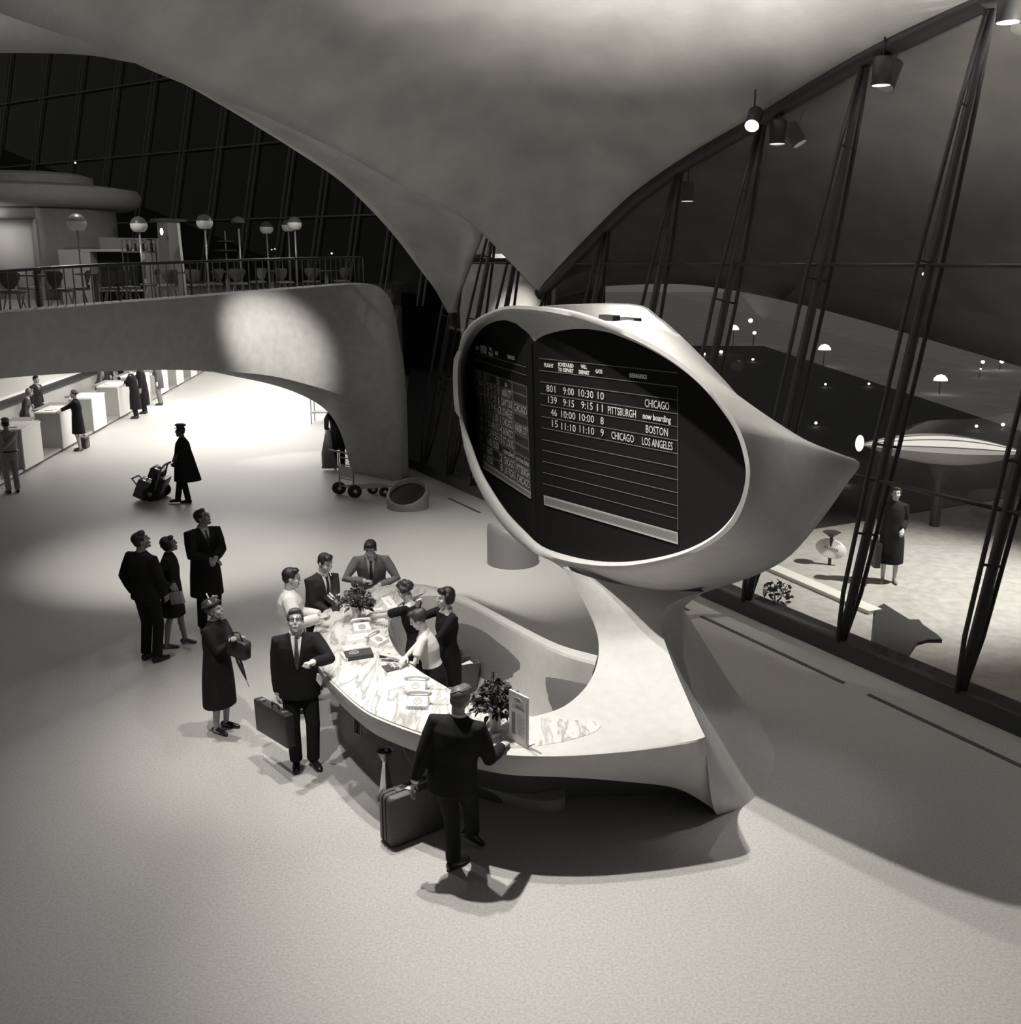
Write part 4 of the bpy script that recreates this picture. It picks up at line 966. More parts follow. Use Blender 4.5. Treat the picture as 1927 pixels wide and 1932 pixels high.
# flat briefcase in the hand
p0, p1 = pd(486, 1315, 10.33), pd(552, 1352, 9.72); X = nrm(p1-p0); Y_ = nrm(np.cross(V(0, 0, 1), X)); Zb = nrm(np.cross(X, Y_))
bc_ = thing('briefcase', 'flat dark briefcase held by the smiling man in glasses', 'briefcase', p0)
MB().box(X*.36-Zb*.18, (.72, .10, .35), (X, Y_, Zb), .012).build('case_body', M_LEATH, bc_, True, angle=40)
MB().tube([X*.34, X*.35+Zb*.035, X*.49+Zb*.035, X*.50], .010, 7).build('handle', M_LEATH, bc_, True)
for k in (.12, .62): MB().box(X*k+Zb*.0-Y_*.0, (.05, .06, .012), (X, Y_, Zb)).build('clasp', M_BRASS, bc_)
n_ = thing('newspaper', 'folded paper tucked under the smiling man\'s arm', 'newspaper', pd(603, 1282, 9.82))
MB().box((0, 0, 0), (.07, .16, .012), (V(.5, .1, -.86), V(-.1, 1, .05), V(.86, .05, .5))).build('folded_sheet', M_PAPER, n_)
MB().box((-.012, .0, .006), (.06, .15, .006), (V(.5, .1, -.86), V(-.1, 1, .05), V(.86, .05, .5))).build('inner_sheet', mat('newsprint', .55, .7), n_)
# old lady's hat, bag and umbrella
h = OLDW['h']; hx = OLDW['hx']; hat = MB()
hat.lathe([(.112, 0), (.115, .012), (.098, .03), (.092, .06), (.06, .078), (0, .08)], h(0, -.02, .085), 20, hx); hat.build('hat', mat('hat_felt', .02, .8), OLDW['root'], True, angle=50)
rr = random.Random(4)
for k in range(13):
    a = rr.uniform(-.2, 3.3); MB().ellipsoid(h(math.cos(a)*.10, -.02+math.sin(a)*.095, .115+rr.uniform(0, .055)), [rr.uniform(.014, .024)]*3, None, 7, 5).build('hat_flower', mat('hat_flower_%d' % (k % 3), (.5, .12, .3)[k % 3], .7), OLDW['root'], True)
MB().tube([h(-.05, -.05, .15), h(-.055, -.055, .24)], .008, 6).build('hat_pin', M_PAPER, OLDW['root'])
w = OLDW['W']['l']; hb_ = thing('handbag', 'black handbag on the elderly woman\'s arm', 'handbag', pd(450, 1222, 10.75))
MB().box((0, 0, 0), (.30, .12, .20), (V(.85, -.5, -.12), V(.5, .86, 0), V(.1, -.06, 1)), .03).build('bag_body', M_LEATH, hb_, True, angle=50)
MB().tube([(-.08, .03, .09), (-.06, .02, .17), (.02, -.01, .18), (.06, -.04, .09)], .010, 7).build('handle', M_LEATH, hb_, True)
ub = thing('umbrella', 'furled black umbrella hanging below the black handbag', 'umbrella', pd(448, 1240, 10.72))
u0, u1 = V(0, 0, 0), pd(466, 1285, 10.62)-pd(448, 1240, 10.72)
MB().tube([u0, u0*.7+u1*.3, u1*.75, u1*.95], [.028, .030, .016, .006], 8).build('canopy', M_LEATH, ub, True); MB().tube([u1*.9, u1*1.25], .006, 6).build('tip', M_WIRE, ub)
MB().tube([u0, -u1*.25], .010, 6).build('handle', M_LEATH, ub)
wb = thing('handbag', 'pale flat handbag hanging from the arm of the woman in dark coat', 'handbag', pd(334, 1128, 13.35))
MB().box((0, 0, 0), (.21, .05, .16), (V(.93, -.30, .2), V(.3, .95, 0), V(-.2, .05, 1)), .012).build('bag_body', mat('pale_leather', .34, .5), wb, True, angle=50)
MB().tube([(-.07, .02, .085), (-.06, .01, .20), (-.01, 0, .21), (.05, -.02, .07)], .007, 6).build('handle', mat('pale_leather', .34, .5), wb, True)

# ---- ash stand, floor vents
q = pz(729, 1506)
t = thing('ash_stand', 'chrome hourglass ash stand under the counter edge by the suitcase', 'ashtray', q)
MB().lathe([(.105, 0), (.105, .012), (.085, .03), (.06, .16), (.032, .36), (.028, .40), (.030, .41)], (0, 0, 0), 24).build('base', M_CHROME, t, True, angle=50)
MB().lathe([(.030, .41), (.05, .445), (.085, .52), (.092, .525), (.088, .530), (.06, .505), (.0, .50)], (0, 0, 0), 24).build('cup', M_CHROME, t, True, angle=60)
MB().lathe([(.0, .49), (.078, .512), (.0, .514)], (0, 0, 0), 20).build('sand', M_BLACK, t, True); MB().ellipsoid((.02, -.02, .53), (.02, .02, .02), None, 10, 7).build('knob', M_CHROME, t, True)
M_VENT = mat('vent_paint', .20, .5)
def floor_vent(label, at, rz, r=.46, hh=.58):
    t = thing('floor_vent', label, 'vent', at, rz, 'sculpted floor vents'); n = 40
    def hgt(a): return hh*(.62+.36*math.sin(a))      # high at the back (+y), low in front
    out0 = [V(r*math.cos(a), r*math.sin(a), 0) for a in np.linspace(0, 2*math.pi, n+1)[:-1]]; az = list(np.linspace(0, 2*math.pi, n+1)[:-1])
    rowsv = [out0, [V(p[0], p[1], hgt(a)*.8) for p, a in zip(out0, az)], [V(p[0]*.985, p[1]*.985, hgt(a)*.95) for p, a in zip(out0, az)], [V(p[0]*.93, p[1]*.93, hgt(a)) for p, a in zip(out0, az)], [V(p[0]*.86, p[1]*.86, hgt(a)*.985) for p, a in zip(out0, az)], [V(p[0]*.84, p[1]*.84, hgt(a)*.8-.03) for p, a in zip(out0, az)]]
    MB().grid(rowsv, True).build('drum', M_VENT, t, True, angle=60)
    r2 = [V(p[0]*.845, p[1]*.845, hgt(a)*.80) for p, a in zip(out0, az)]; MB().add(r2, [tuple(range(n))]).build('dark_mouth', mat('vent_dark', .006, .6), t)
    return t
floor_vent('round floor vent with slanted dark mouth, near the arch pier', pz(770, 957), math.radians(-14))
floor_vent('round floor vent seen from behind, close under the sign hood', pz(968, 1061), math.radians(118), .46, .78)
# ---- bin and bag inside the desk
t = thing('waste_bin', 'grey waste bin holding papers, inside the desk by its back wall', 'bin', (-.57, 11.98, .02), .35)
MB().add([(-.11, -.10, 0), (.11, -.10, 0), (.11, .10, 0), (-.11, .10, 0), (-.16, -.14, .42), (.16, -.14, .42), (.16, .14, .42), (-.16, .14, .42), (-.145, -.125, .42), (.145, -.125, .42), (.145, .125, .42), (-.145, .125, .42), (-.12, -.11, .2), (.12, -.11, .2), (.12, .11, .2), (-.12, .11, .2)],
 [(3, 2, 1, 0)] + [(i, (i+1) % 4, (i+1) % 4+4, i+4) for i in range(4)] + [(i+4, (i+1) % 4+4, (i+1) % 4+8, i+8) for i in range(4)] + [(i+8, (i+1) % 4+8, (i+1) % 4+12, i+12) for i in range(4)] + [(12, 13, 14, 15)]).build('bin_body', mat('bin_metal', .13, .5), t)
MB().box((-.07, .05, .43), (.17, .015, .22), (V(.9, .3, .2), V(-.3, .95, 0), V(-.2, -.06, .97))).build('folder', mat('folder_card', .10, .6), t)
MB().box((.04, -.02, .36), (.14, .11, .03), (V(.9, .3, .1), V(-.3, .95, .15), V(-.1, -.06, .97))).build('waste_paper', M_PAPER, t)
a_ = pz(846, 1299, .02); b_ = pz(881, 1291, .02)
suitcase('travel_bag', 'small black travel bag inside the desk in front of the waste bin', 'bag', a_, frame(a_, b_), .24, .16, .40, M_LEATH, mat('bag_piping', .10, .5))

# ---- flower arrangements
def leaf_mesh(nm, L=.07, Wd=.034, m=None):
    mb = MB(); rows_ = []
    for u in np.linspace(0, 1, 6):
        w_ = Wd*math.sin(math.pi*min(1, u*.92+.06))**.8*.5; z = -.018*u*u; rows_.append([V(-w_, u*L, z+.006), V(0, u*L, z), V(w_, u*L, z+.006)])
    me = mb.grid(rows_).mesh(nm); me.materials.append(m); me.polygons.foreach_set('use_smooth', [True]*len(me.polygons)); return me
def bloom_mesh(nm, r, m, seed):
    rr = random.Random(seed); mb = MB(); mb.ellipsoid((0, 0, 0), (r*.72, r*.72, r*.62), None, 8, 6)
    for _ in range(24):
        a = rr.uniform(0, 6.28); b = rr.uniform(-.3, 1.45); d = V(math.cos(a)*math.cos(b), math.sin(a)*math.cos(b), math.sin(b)); u = nrm(np.cross(d, V(.3, .2, .9))); w_ = np.cross(d, u)
        mb.add([d*r*.5+u*r*.2, d*r*.5-u*r*.2, d*r*1.05-u*r*.12+w_*r*.1, d*r*1.05+u*r*.12+w_*r*.1], [(0, 1, 2, 3)])
    me = mb.mesh(nm); me.materials.append(m); return me
M_LEAF = mat('leaf_dark', .045, .5); M_BL1 = mat('bloom_dark', .05, .7); M_BL2 = mat('bloom_mid', .14, .7); M_VASE = mat('white_vase', .62, .3)
def flowers(label, at, sc_, nb, nl, seed, spread, hgt):
    rr = random.Random(seed); t = thing('flower_arrangement', label, 'flowers', at, 0, 'flower arrangements on the counter'); t.scale = (1, 1, 1)
    MB().lathe([(.055*sc_, 0), (.056*sc_, .012), (.045*sc_, .03), (.060*sc_, .11*sc_+.02), (.072*sc_, .19*sc_), (.078*sc_, .20*sc_), (.070*sc_, .195*sc_), (.05*sc_, .12*sc_), (0, .11*sc_)], (0, 0, 0), 20).build('vase', M_VASE, t, True, angle=60)
    bm_ = [bloom_mesh('blossom', .044*sc_, m, s_) for m, s_ in ((M_BL1, 1), (M_BL2, 2), (M_BL1, 3))]; lm = leaf_mesh('leaf', .075*sc_, .036*sc_, M_LEAF); z0 = .19*sc_
    for k in range(nb):
        a = rr.uniform(0, 6.28); rad = spread*math.sqrt(rr.random()); x, y = math.cos(a)*rad*1.05, math.sin(a)*rad; z = z0+hgt*(1.05-(rad/spread)**1.6*.85)+rr.uniform(-.03, .05)
        if k == 0: x, y, z = -.02, 0, z0+hgt*1.55
        p = V(x, y, z); o = link('blossom', bm_[k % 3], t, p); o.rotation_euler = (rr.uniform(-.6, .6), rr.uniform(-.6, .6), rr.uniform(0, 6)); o.scale = [rr.uniform(.8, 1.2)]*3
        MB().tube([(x*.12, y*.12, z0*.9), (x*.55, y*.55, z0+(z-z0)*.6), p-V(0, 0, .01)], .0035, 5).build('stem', M_LEAF, t, True)
    for k in range(nl):
        a = rr.uniform(0, 6.28); rad = spread*(.35+.75*rr.random()); p = V(math.cos(a)*rad*.8, math.sin(a)*rad*.8, z0+hgt*rr.uniform(.02, .95)*(1.1-rad/spread*.7)); o = link('leaf', lm, t, p)
        o.rotation_euler = (rr.uniform(-.9, .7), rr.uniform(-.5, .5), a-math.pi/2); o.scale = [rr.uniform(.7, 1.3)]*3
    return t
flowers('larger flower arrangement in a white vase, beside the framed notice', pz(935, 1376, ZC+.004), 1.0, 62, 80, 5, .225, .22)
fl2 = flowers('flower arrangement in a white vase at the far end of the counter', pz(674, 1172, ZC+.004), 1.0, 44, 60, 9, .20, .17)
# trailing spray on the marble
sp = thing('fallen_spray', 'thin leafy spray trailing on the marble below the larger flowers', 'spray', pz(893, 1352, ZC+.006))
pts = [pz(x, y, ZC+.012)-pz(893, 1352, ZC+.006) for x, y in ((900, 1338), (893, 1342), (886, 1347), (881, 1353), (875, 1356))]
MB().tube(pts, .002, 5).build('stem', M_LEAF, sp); lm = leaf_mesh('leaf', .028, .016, M_LEAF)
for k in range(10):
    o = link('leaf', lm, sp, pts[min(4, k//2)]+V(0, 0, .004)); o.rotation_euler = (.1, .1, k*1.9)
# ---- framed notice
a, b = pz(962, 1393, ZC+.006), pz(997, 1412, ZC+.006); ax = frame(a, b); Lc_ = np.linalg.norm(b-a); Hc = pd(961, 1300, a[1])[2]-a[2]
nt_ = thing('notice_stand', 'white framed notice standing on the marble beside the larger flowers', 'sign', a)
MB().box(ax[0]*Lc_/2+ax[2]*Hc/2, (Lc_, .018, Hc), ax, .004).build('frame', M_WHITE, nt_)
fr_ = ax[1] if np.dot(ax[1], a-CAM) < 0 else -ax[1]
def card(u, v, off): return ax[0]*u*Lc_ + ax[2]*v*Hc + fr_*off
card_o = MB().add([card(.06, .04, .011), card(.94, .04, .011), card(.94, .96, .011), card(.06, .96, .011)], [(0, 1, 2, 3)]).build('card', M_PAPER, nt_)
M_PRINT = mat('grey_print', .22, .7)
MB().add([card(.16, .16, .0125), card(.36, .16, .0125), card(.36, .60, .0125), card(.16, .60, .0125)], [(0, 1, 2, 3)]).build('printed_panel', M_PRINT, card_o)
mb = MB()
for k in range(14): v = .58-k*.03; mb.add([card(.44, v, .0125), card(.86 if k % 3 else .72, v, .0125), card(.86 if k % 3 else .72, v+.008, .0125), card(.44, v+.008, .0125)], [(0, 1, 2, 3)])
for k in range(2): v = .70+k*.035; mb.add([card(.2, v, .0125), card(.85, v, .0125), card(.85, v+.012, .0125), card(.2, v+.012, .0125)], [(0, 1, 2, 3)])
stuff(mb.build('printed_lines', M_PRINT, card_o))
mb = MB(); mb.tube([card(.52+.2*math.cos(a_), .86+.055*math.sin(a_), .0125) for a_ in np.linspace(0, 6.283, 17)[:-1]], .0025, 4, closed=True); mb.add([card(.42, .835, .0125), card(.62, .835, .0125), card(.57, .885, .0125), card(.47, .885, .0125)], [(0, 1, 2, 3)]); mb.build('printed_emblem', mat('pale_print', .4, .7), card_o)
MB().box(ax[0]*Lc_/2 - fr_*.05 + V(0, 0, .005), (Lc_*.8, .10, .008), ax).build('foot', M_WHITE, nt_)
# ---- telephones
def telephone(label, at, rz, keys=True):
    t = thing('telephone', label, 'telephone', at, rz, 'white telephones on the counter')
    MB().add([(-.11, -.09, 0), (.11, -.09, 0), (.11, .09, 0), (-.11, .09, 0), (-.10, -.08, .035), (.10, -.08, .035), (.09, .06, .085), (-.09, .06, .085)], [(3, 2, 1, 0), (4, 5, 6, 7), (0, 1, 5, 4), (1, 2, 6, 5), (2, 3, 7, 6), (3, 0, 4, 7)]).build('base', M_PHONE, t)
    MB().tube([(-.115, .065, .085), (-.09, .065, .115), (0, .065, .122), (.09, .065, .115), (.115, .065, .085)], [.024, .019, .015, .019, .024], 8).build('handset', M_PHONE, t, True)
    MB().lathe([(.045, 0), (.045, .008), (.03, .010), (0, .010)], (0, -.02, .053), 18, (V(1, 0, 0), V(0, .94, .33), V(0, -.33, .94))).build('dial', mat('dial_grey', .35, .4), t)
    if keys:
        for k in range(6): MB().box((-.075+k*.03, -.083, .028), (.02, .014, .012)).build('key', mat('key_white', .8, .3), t)
    pts = [(.10, .03, .02)] + [(.12+.012*k, .03+.012*math.sin(k*2.2), .012+.010*math.cos(k*2.2)) for k in range(14)] + [(.30, .05, .008)]
    MB().tube(pts, .004, 5).build('cord', M_PHONE, t, True); return t
telephone('white telephone on the marble, nearest the man seen from behind', pz(789, 1331, ZC+.006), -.06)
telephone('white telephone on the marble, right of the tray', pz(785, 1302, ZC+.006), -.06)
telephone('white telephone on the marble in front of the far vase', pz(683, 1190, ZC+.006), .3, False)
telephone('white telephone beside the curly haired clerk', pz(712, 1214, ZC+.006), 1.1, False)
# ---- binder, papers, tray, books
def slab(name, label, cat, pxs, z0, th, m, parts=True, group=None):
    pts = [pz(x, y, ZC+z0+th) for x, y in pxs]; c = sum(pts)/len(pts); c[2] = ZC+z0; t = thing(name, label, cat, c, 0, group)
    MB().prism([(p[0]-c[0], p[1]-c[1]) for p in pts], 0, th).build('sheet' if th < .01 else 'cover', m, t); return t, c
t, c = slab('binder', 'dark box binder with pale oval emblem on the counter', 'binder', [(648, 1229), (699, 1221), (705, 1233), (653, 1241)], .005, .045, mat('binder_cloth', .05, .5))
ex = nrm((pz(699, 1221, ZC)-pz(648, 1229, ZC))*V(1, 1, 0)); ey = V(-ex[1], ex[0], 0)
e0 = pz(668, 1231, ZC+.051)-c
MB().tube([e0+ex*.05*math.cos(a)+ey*.035*math.sin(a) for a in np.linspace(0, 6.283, 19)[:-1]], .006, 5, closed=True).build('oval_emblem', mat('emblem_pale', .5, .5), t); MB().box(e0, (.05, .012, .003), (ex, ey, V(0, 0, 1))).build('emblem_bar', mat('emblem_pale', .5, .5), t)
MB().box(-ex*.16+V(0, 0, .02), (.03, .20, .036), (ex, ey, V(0, 0, 1))).build('page_block', M_PAPER, t)
for k, (lab, px) in enumerate((('sheet of typed paper above the dark binder', [(654, 1199), (693, 1193), (699, 1204), (658, 1210)]), ('pale folder lying against the dark binder', [(645, 1219), (692, 1212), (697, 1219), (650, 1227)]), ('stack of papers beside the far vase', [(690, 1150), (722, 1146), (726, 1156), (693, 1161)]), ('papers spread below the far flowers', [(688, 1166), (724, 1162), (728, 1170), (692, 1176)]), ('loose sheet on the marble left of the nearest telephone', [(714, 1280), (752, 1270), (775, 1290), (735, 1302)]))):
    t, c = slab('paper', lab, 'paper', px, .004, .006, M_PAPER, group='papers on the counter')
    ps = [pz(x, y, ZC+.0115)-c for x, y in px]; mb = MB()
    for j in range(1, 5):
        u = j/5.5; a, b = ps[0]*(1-u)+ps[3]*u, ps[1]*(1-u)+ps[2]*u; d = (ps[3]-ps[0])*.04; mb.add([a*.9+b*.1, a*.2+b*.8, a*.2+b*.8+d, a*.9+b*.1+d], [(0, 1, 2, 3)])
    stuff(mb.build('typed_lines', mat('faint_print', .5, .7), t))
t, c = slab('eraser_block', 'small black oblong block on the marble near the blouse', 'block', [(716, 1234), (736, 1232), (736, 1237), (716, 1239)], .004, .02, M_BLACK)
t, c = slab('card_tray', 'dark tray of cards under the hands of the clerk in white blouse', 'tray', [(720, 1256), (752, 1250), (758, 1260), (730, 1267)], .004, .012, mat('tray_dark', .06, .5))
for k in range(4): MB().box(V(-.02+k*.03, .0, .02), (.02, .13, .03), (ex, ey, V(0, 0, 1))).build('card', mat('card_%d' % (k % 2), (.25, .6)[k % 2], .6), t)
t, c = slab('ledger', 'open white ledger between the far flowers and curly haired clerk', 'book', [(718, 1128), (735, 1124), (752, 1146), (735, 1152)], .004, .02, M_PAPER)
MB().box(V(0, 0, .024), (.01, .24, .006), (V(.9, .4, 0), V(-.4, .9, 0), V(0, 0, 1))).build('page_fold', mat('faint_print', .5, .7), t)

# ================================================================== ticket hall beyond the bridge
HB = pz(49, 893); HE = pz(361, 716); HD = nrm((HE-HB)*V(1, 1, 0)); HN = V(-HD[1], HD[0], 0); HN = HN if HN[0] < 0 else -HN   # along the counters, and away from the public
def hs(x, y): return np.dot(pz(x, y)-HB, HD)
AXH = (HD, HN, V(0, 0, 1)); M_CTR = mat('counter_white', .78, .45); M_CTG = mat('counter_grey', .30, .5); M_STEELB = mat('well_steel', .45, .35, metal=.6)
s0s = [0, hs(122, 855), hs(181, 819), hs(238, 787), hs(285, 760), hs(331, 734), hs(370, 711)]
stp = (s0s[2]-s0s[0])/2.0
starts = [-2*stp, -stp] + [k*stp for k in range(13)]
for k, s in enumerate(starts):
    nm = ['second', 'first'][k] + ' counter from the left edge' if k < 2 else ''
    lab = 'white ticket counter, number %d along the row beyond the bridge' % (k+1)
    ords = ('frontmost', 'second', 'third', 'fourth', 'fifth', 'sixth', 'seventh', 'eighth', 'ninth', 'tenth', 'eleventh', 'twelfth', 'thirteenth', 'fourteenth', 'fifteenth')
    t = thing('ticket_counter', 'white ticket counter, %s of the row beyond the bridge' % ords[k], 'counter', HB+HD*s, 0, 'ticket counters')
    w = stp*.46
    MB().box(HD*w/2+HN*.35+V(0, 0, .58), (w, .70, 1.0), AXH, .01).build('counter_body', M_CTR, t)
    MB().box(HD*w/2+HN*.35+V(0, 0, 1.10), (w+.02, .72, .05), AXH, .01).build('counter_top', M_CTR, t)
    MB().box(HD*-.015+HN*.35+V(0, 0, .58), (.03, .66, .98), AXH).build('side_panel', M_CTG, t)
    MB().box(HD*w/2+HN*.40+V(0, 0, .04), (w, .6, .08), AXH).build('toe_kick', mat('kick_dark', .10, .6), t)
    a = w; b = stp
    MB().box(HD*(a+b)/2+HN*.62+V(0, 0, .46), (b-a-.04, .06, .90), AXH).build('well_back', M_CTR, t)
    MB().box(HD*(a+b)/2+HN*.58+V(0, 0, .90), (b-a-.2, .06, .08), AXH).build('well_rail', M_CTG, t)
    MB().box(HD*(a+b)/2+HN*.30+V(0, 0, .09), (b-a-.04, .50, .08), AXH).build('scale_plate', M_STEELB, t)
    MB().box(HD*(a+(b-a)*.3)+HN*.57+V(0, 0, .80), (.16, .03, .05), AXH).build('handle', M_CHROME, t)
    MB().box(HD*(a+b)/2+HN*.95+V(0, 0, .98), (b-a, .60, .04), AXH).build('rear_shelf', M_CTG, t)
# back counter and the white conveyor housing
r0, r1 = -3*stp, 14*stp; L = r1-r0; mid = HB+HD*(r0+r1)/2
t = thing('back_counter', 'long pale back counter with dark top edge behind the ticket clerks', 'counter', mid)
MB().box(HN*2.75+V(0, 0, .45), (L, .5, .9), AXH).build('counter_front', mat('counter_pale', .5, .5), t)
MB().box(HN*2.72+V(0, 0, .93), (L, .56, .07), AXH).build('edge_strip', mat('edge_dark', .06, .5), t)
t = thing('conveyor_housing', 'long smooth white housing rising behind the back counter', 'housing', mid)
prof = [(3.0, .95), (3.1, 1.0), (4.0, 1.25), (5.2, 1.65), (6.2, 2.15), (7.0, 2.9), (7.3, 3.8)]
rows = [[HD*sg*L/2 + HN*a + V(0, 0, z) for sg in np.linspace(-1, 1, 12)] for a, z in prof]
solid(MB().grid(rows).build('housing_skin', M_WHITE, t, True), .1, 0)
for a, z in ((4.0, 1.27), (5.2, 1.67)): MB().tube([HD*-L/2+HN*a+V(0, 0, z), HD*L/2+HN*a+V(0, 0, z)], .02, 6).build('seam', M_CTG, t)
# staff and customers
def hp(s, off): return HB+HD*s+HN*off
def hyaw(d): return math.degrees(math.atan2(-d[0], d[1]))
YC, YS = hyaw(HN), hyaw(-HN)
s_c1 = np.dot(pz(152, 851)-HB, HD)
P = person
P('customer in a long black coat holding a paper at the ticket counter', pz(152, 850), YC+12, 1.72, 'f', wear='coat', top=.012, hem=.50, hair='curly', hairv=.05, res=1, rh=pd(112, 775, 28.6), lh=pd(108, 779, 28.9), skin=.45, shoe=.012)
P('first of two men in dark overcoats leaning side by side on a ticket counter', pz(258, 789), YC+8, 1.80, wear='coat', top=.012, hem=.30, hair='short', hairv=.02, res=1, rh=pd(236, 727, 35.0), lh=pd(232, 727, 35.4), lean=(8, 0, 0), skin=.35)
P('second man in dark overcoat, close beside the first at the ticket counter', pz(274, 780), YC+2, 1.82, wear='coat', top=.012, hem=.30, hair='short', hairv=.02, res=1, rh=pd(246, 722, 35.6), lean=(6, 0, 0), skin=.35)
P('customer in a grey overcoat and lighter trousers at a far ticket counter', pz(304, 764), YC+4, 1.78, wear='coat', top=.05, bottom=.12, hem=.62, hair='short', hairv=.02, res=1, lean=(8, 0, 0), rh=pd(286, 706, 38.2))
P('young man in pale khaki shirt and trousers with dark belt, reading at the left edge', pz(26, 930), YC-52, 1.72, wear='uniform', top=.38, bottom=.34, hem=.98, hair='short', hairv=.05, res=1, rh=pd(6, 848, 23.0), lh=pd(8, 842, 23.3), head=(0, -14, 0), skin=.45)
so = PEOPLE[-1]; MB().tube([V(math.cos(a)*.186, math.sin(a)*.14, .985) for a in np.linspace(0, 6.283, 21)[:-1]], [(.012, .022)]*20, 6, closed=True).build('belt', M_BLACK, so, True)
hdp = V(0, .03, 1.70); cpm = MB(); cpm.ellipsoid(hdp+V(0, -.01, .01), (.088, .125, .055), None, 14, 8); cpm.build('garrison_cap', mat('khaki_cap', .28, .7), so, True)
P('person in a long grey coat cut by the left edge of the frame', pz(-22, 944), YC-30, 1.74, wear='coat', top=.20, bottom=.10, hem=.22, hair='short', hairv=.03, res=1, skin=.4, vneck=False)
for k, (x, y, d, lab, sx, tp, hr) in enumerate(((42, 770, 29.6, 'fair-haired clerk bending behind the second white ticket counter', 'f', .10, 'bob'), (64, 752, 30.6, 'clerk in dark jacket standing behind the second white ticket counter', 'm', .03, 'short'), (184, 715, 37.4, 'clerk with light hair writing behind the fourth ticket counter', 'f', .12, 'curly'), (192, 711, 37.2, 'clerk in shirt and dark waistcoat bending over the fourth ticket counter', 'm', .03, 'short'), (203, 700, 38.4, 'clerk in dark suit and white shirt standing behind the fourth counter', 'm', .015, 'short'), (222, 708, 38.6, 'clerk in black seen behind the two men in overcoats', 'm', .012, 'short'))):
    hgt = 1.62 if sx == 'f' else 1.74; off = 1.55 if k in (0, 2, 3) else 1.95
    def pxs_(s_): w_ = hp(s_, off)+V(0, 0, hgt-.1)-CAM; return CX+F_PX*(w_@RX)/(w_@FW)
    s_ = min(np.linspace(-6, 30, 721), key=lambda v: abs(pxs_(v)-x))
    at = hp(s_, off); person(lab, at, YS+(-18 if k % 2 else 14), hgt, sx, wear='dress' if sx == 'f' else 'suit', top=tp, hair=hr, hairv=.18 if k in (0, 2) else .02, res=1, lean=(16 if k in (0, 2, 3) else 4, 0, 0), skin=.45)
# papers on the ticket counters
for k in range(9):
    s = starts[2+k % 5] + stp*(.12+.07*(k//5)); t = thing('ticket_form', 'white ticket forms on the %s ticket counter, %s end' % (ords[2+k % 5], ('near', 'far')[k//5]), 'paper', hp(s, .3+.1*(k % 3))+V(0, 0, 1.126), .3*k, 'ticket forms')
    MB().box((0, 0, .01), (.22, .12, .02)).build('form_pad', M_PAPER, t)
# white suitcase and dark bag by customers
q = pz(158, 848); suitcase('travel_bag', 'dark bag on the floor at the heels of the customer in long black coat', 'bag', q+V(.05, .05, 0), AXH, .42, .2, .34, M_LEATH)
q = hp(s_c1, 0); q = pz(262, 771); suitcase('suitcase', 'pale suitcase on the scale between the overcoats and the grey coat', 'suitcase', q+V(.2, .6, .12), AXH, .55, .2, .42, mat('pale_case', .45, .5))
# traveller with coats under the arch
P('traveller in black coat with a grey coat over the arm, seen from behind', pz(640, 884), 12, 1.74, wear='coat', top=.011, hem=.52, hair='short', hairv=.02, res=1, lh=pd(616, 812, 26.0), lean=(6, 0, 0), vneck=False)
t = thing('carried_coat', 'pale grey coat carried over the black-coated traveller\'s left arm', 'coat', pd(619, 838, 26.1))
rows = []
for j, z in enumerate(np.linspace(.42, -.62, 9)): rows.append([V((.05+.02*j)*math.cos(a)*(1+.2*math.sin(3*a+j)), .10*math.sin(a), z) for a in np.linspace(0, 6.283, 15)[:-1]])
MB().grid(rows, True).build('hanging_folds', mat('coat_grey', .16, .8), t, True)
# thin stand and chair frame beyond the arch
t = thing('queue_stand', 'thin pale metal stand with shelf beyond the arch', 'stand', pz(588, 800))
for x, y in ((0, 0), (.9, .3), (0, .6), (.9, .9)): MB().tube([(x, y, 0), (x, y, 1.05)], .02, 6).build('leg', M_CTG, t)
MB().tube([(0, 0, 1.05), (.9, .3, 1.05), (.9, .9, 1.05), (0, .6, 1.05)], .02, 6, closed=True).build('top_rail', M_CTG, t); MB().box((.45, .45, .35), (.9, .6, .04)).build('shelf', M_CTG, t); MB().box((.75, .4, .8), (.5, .04, .5)).build('panel', M_CTR, t)

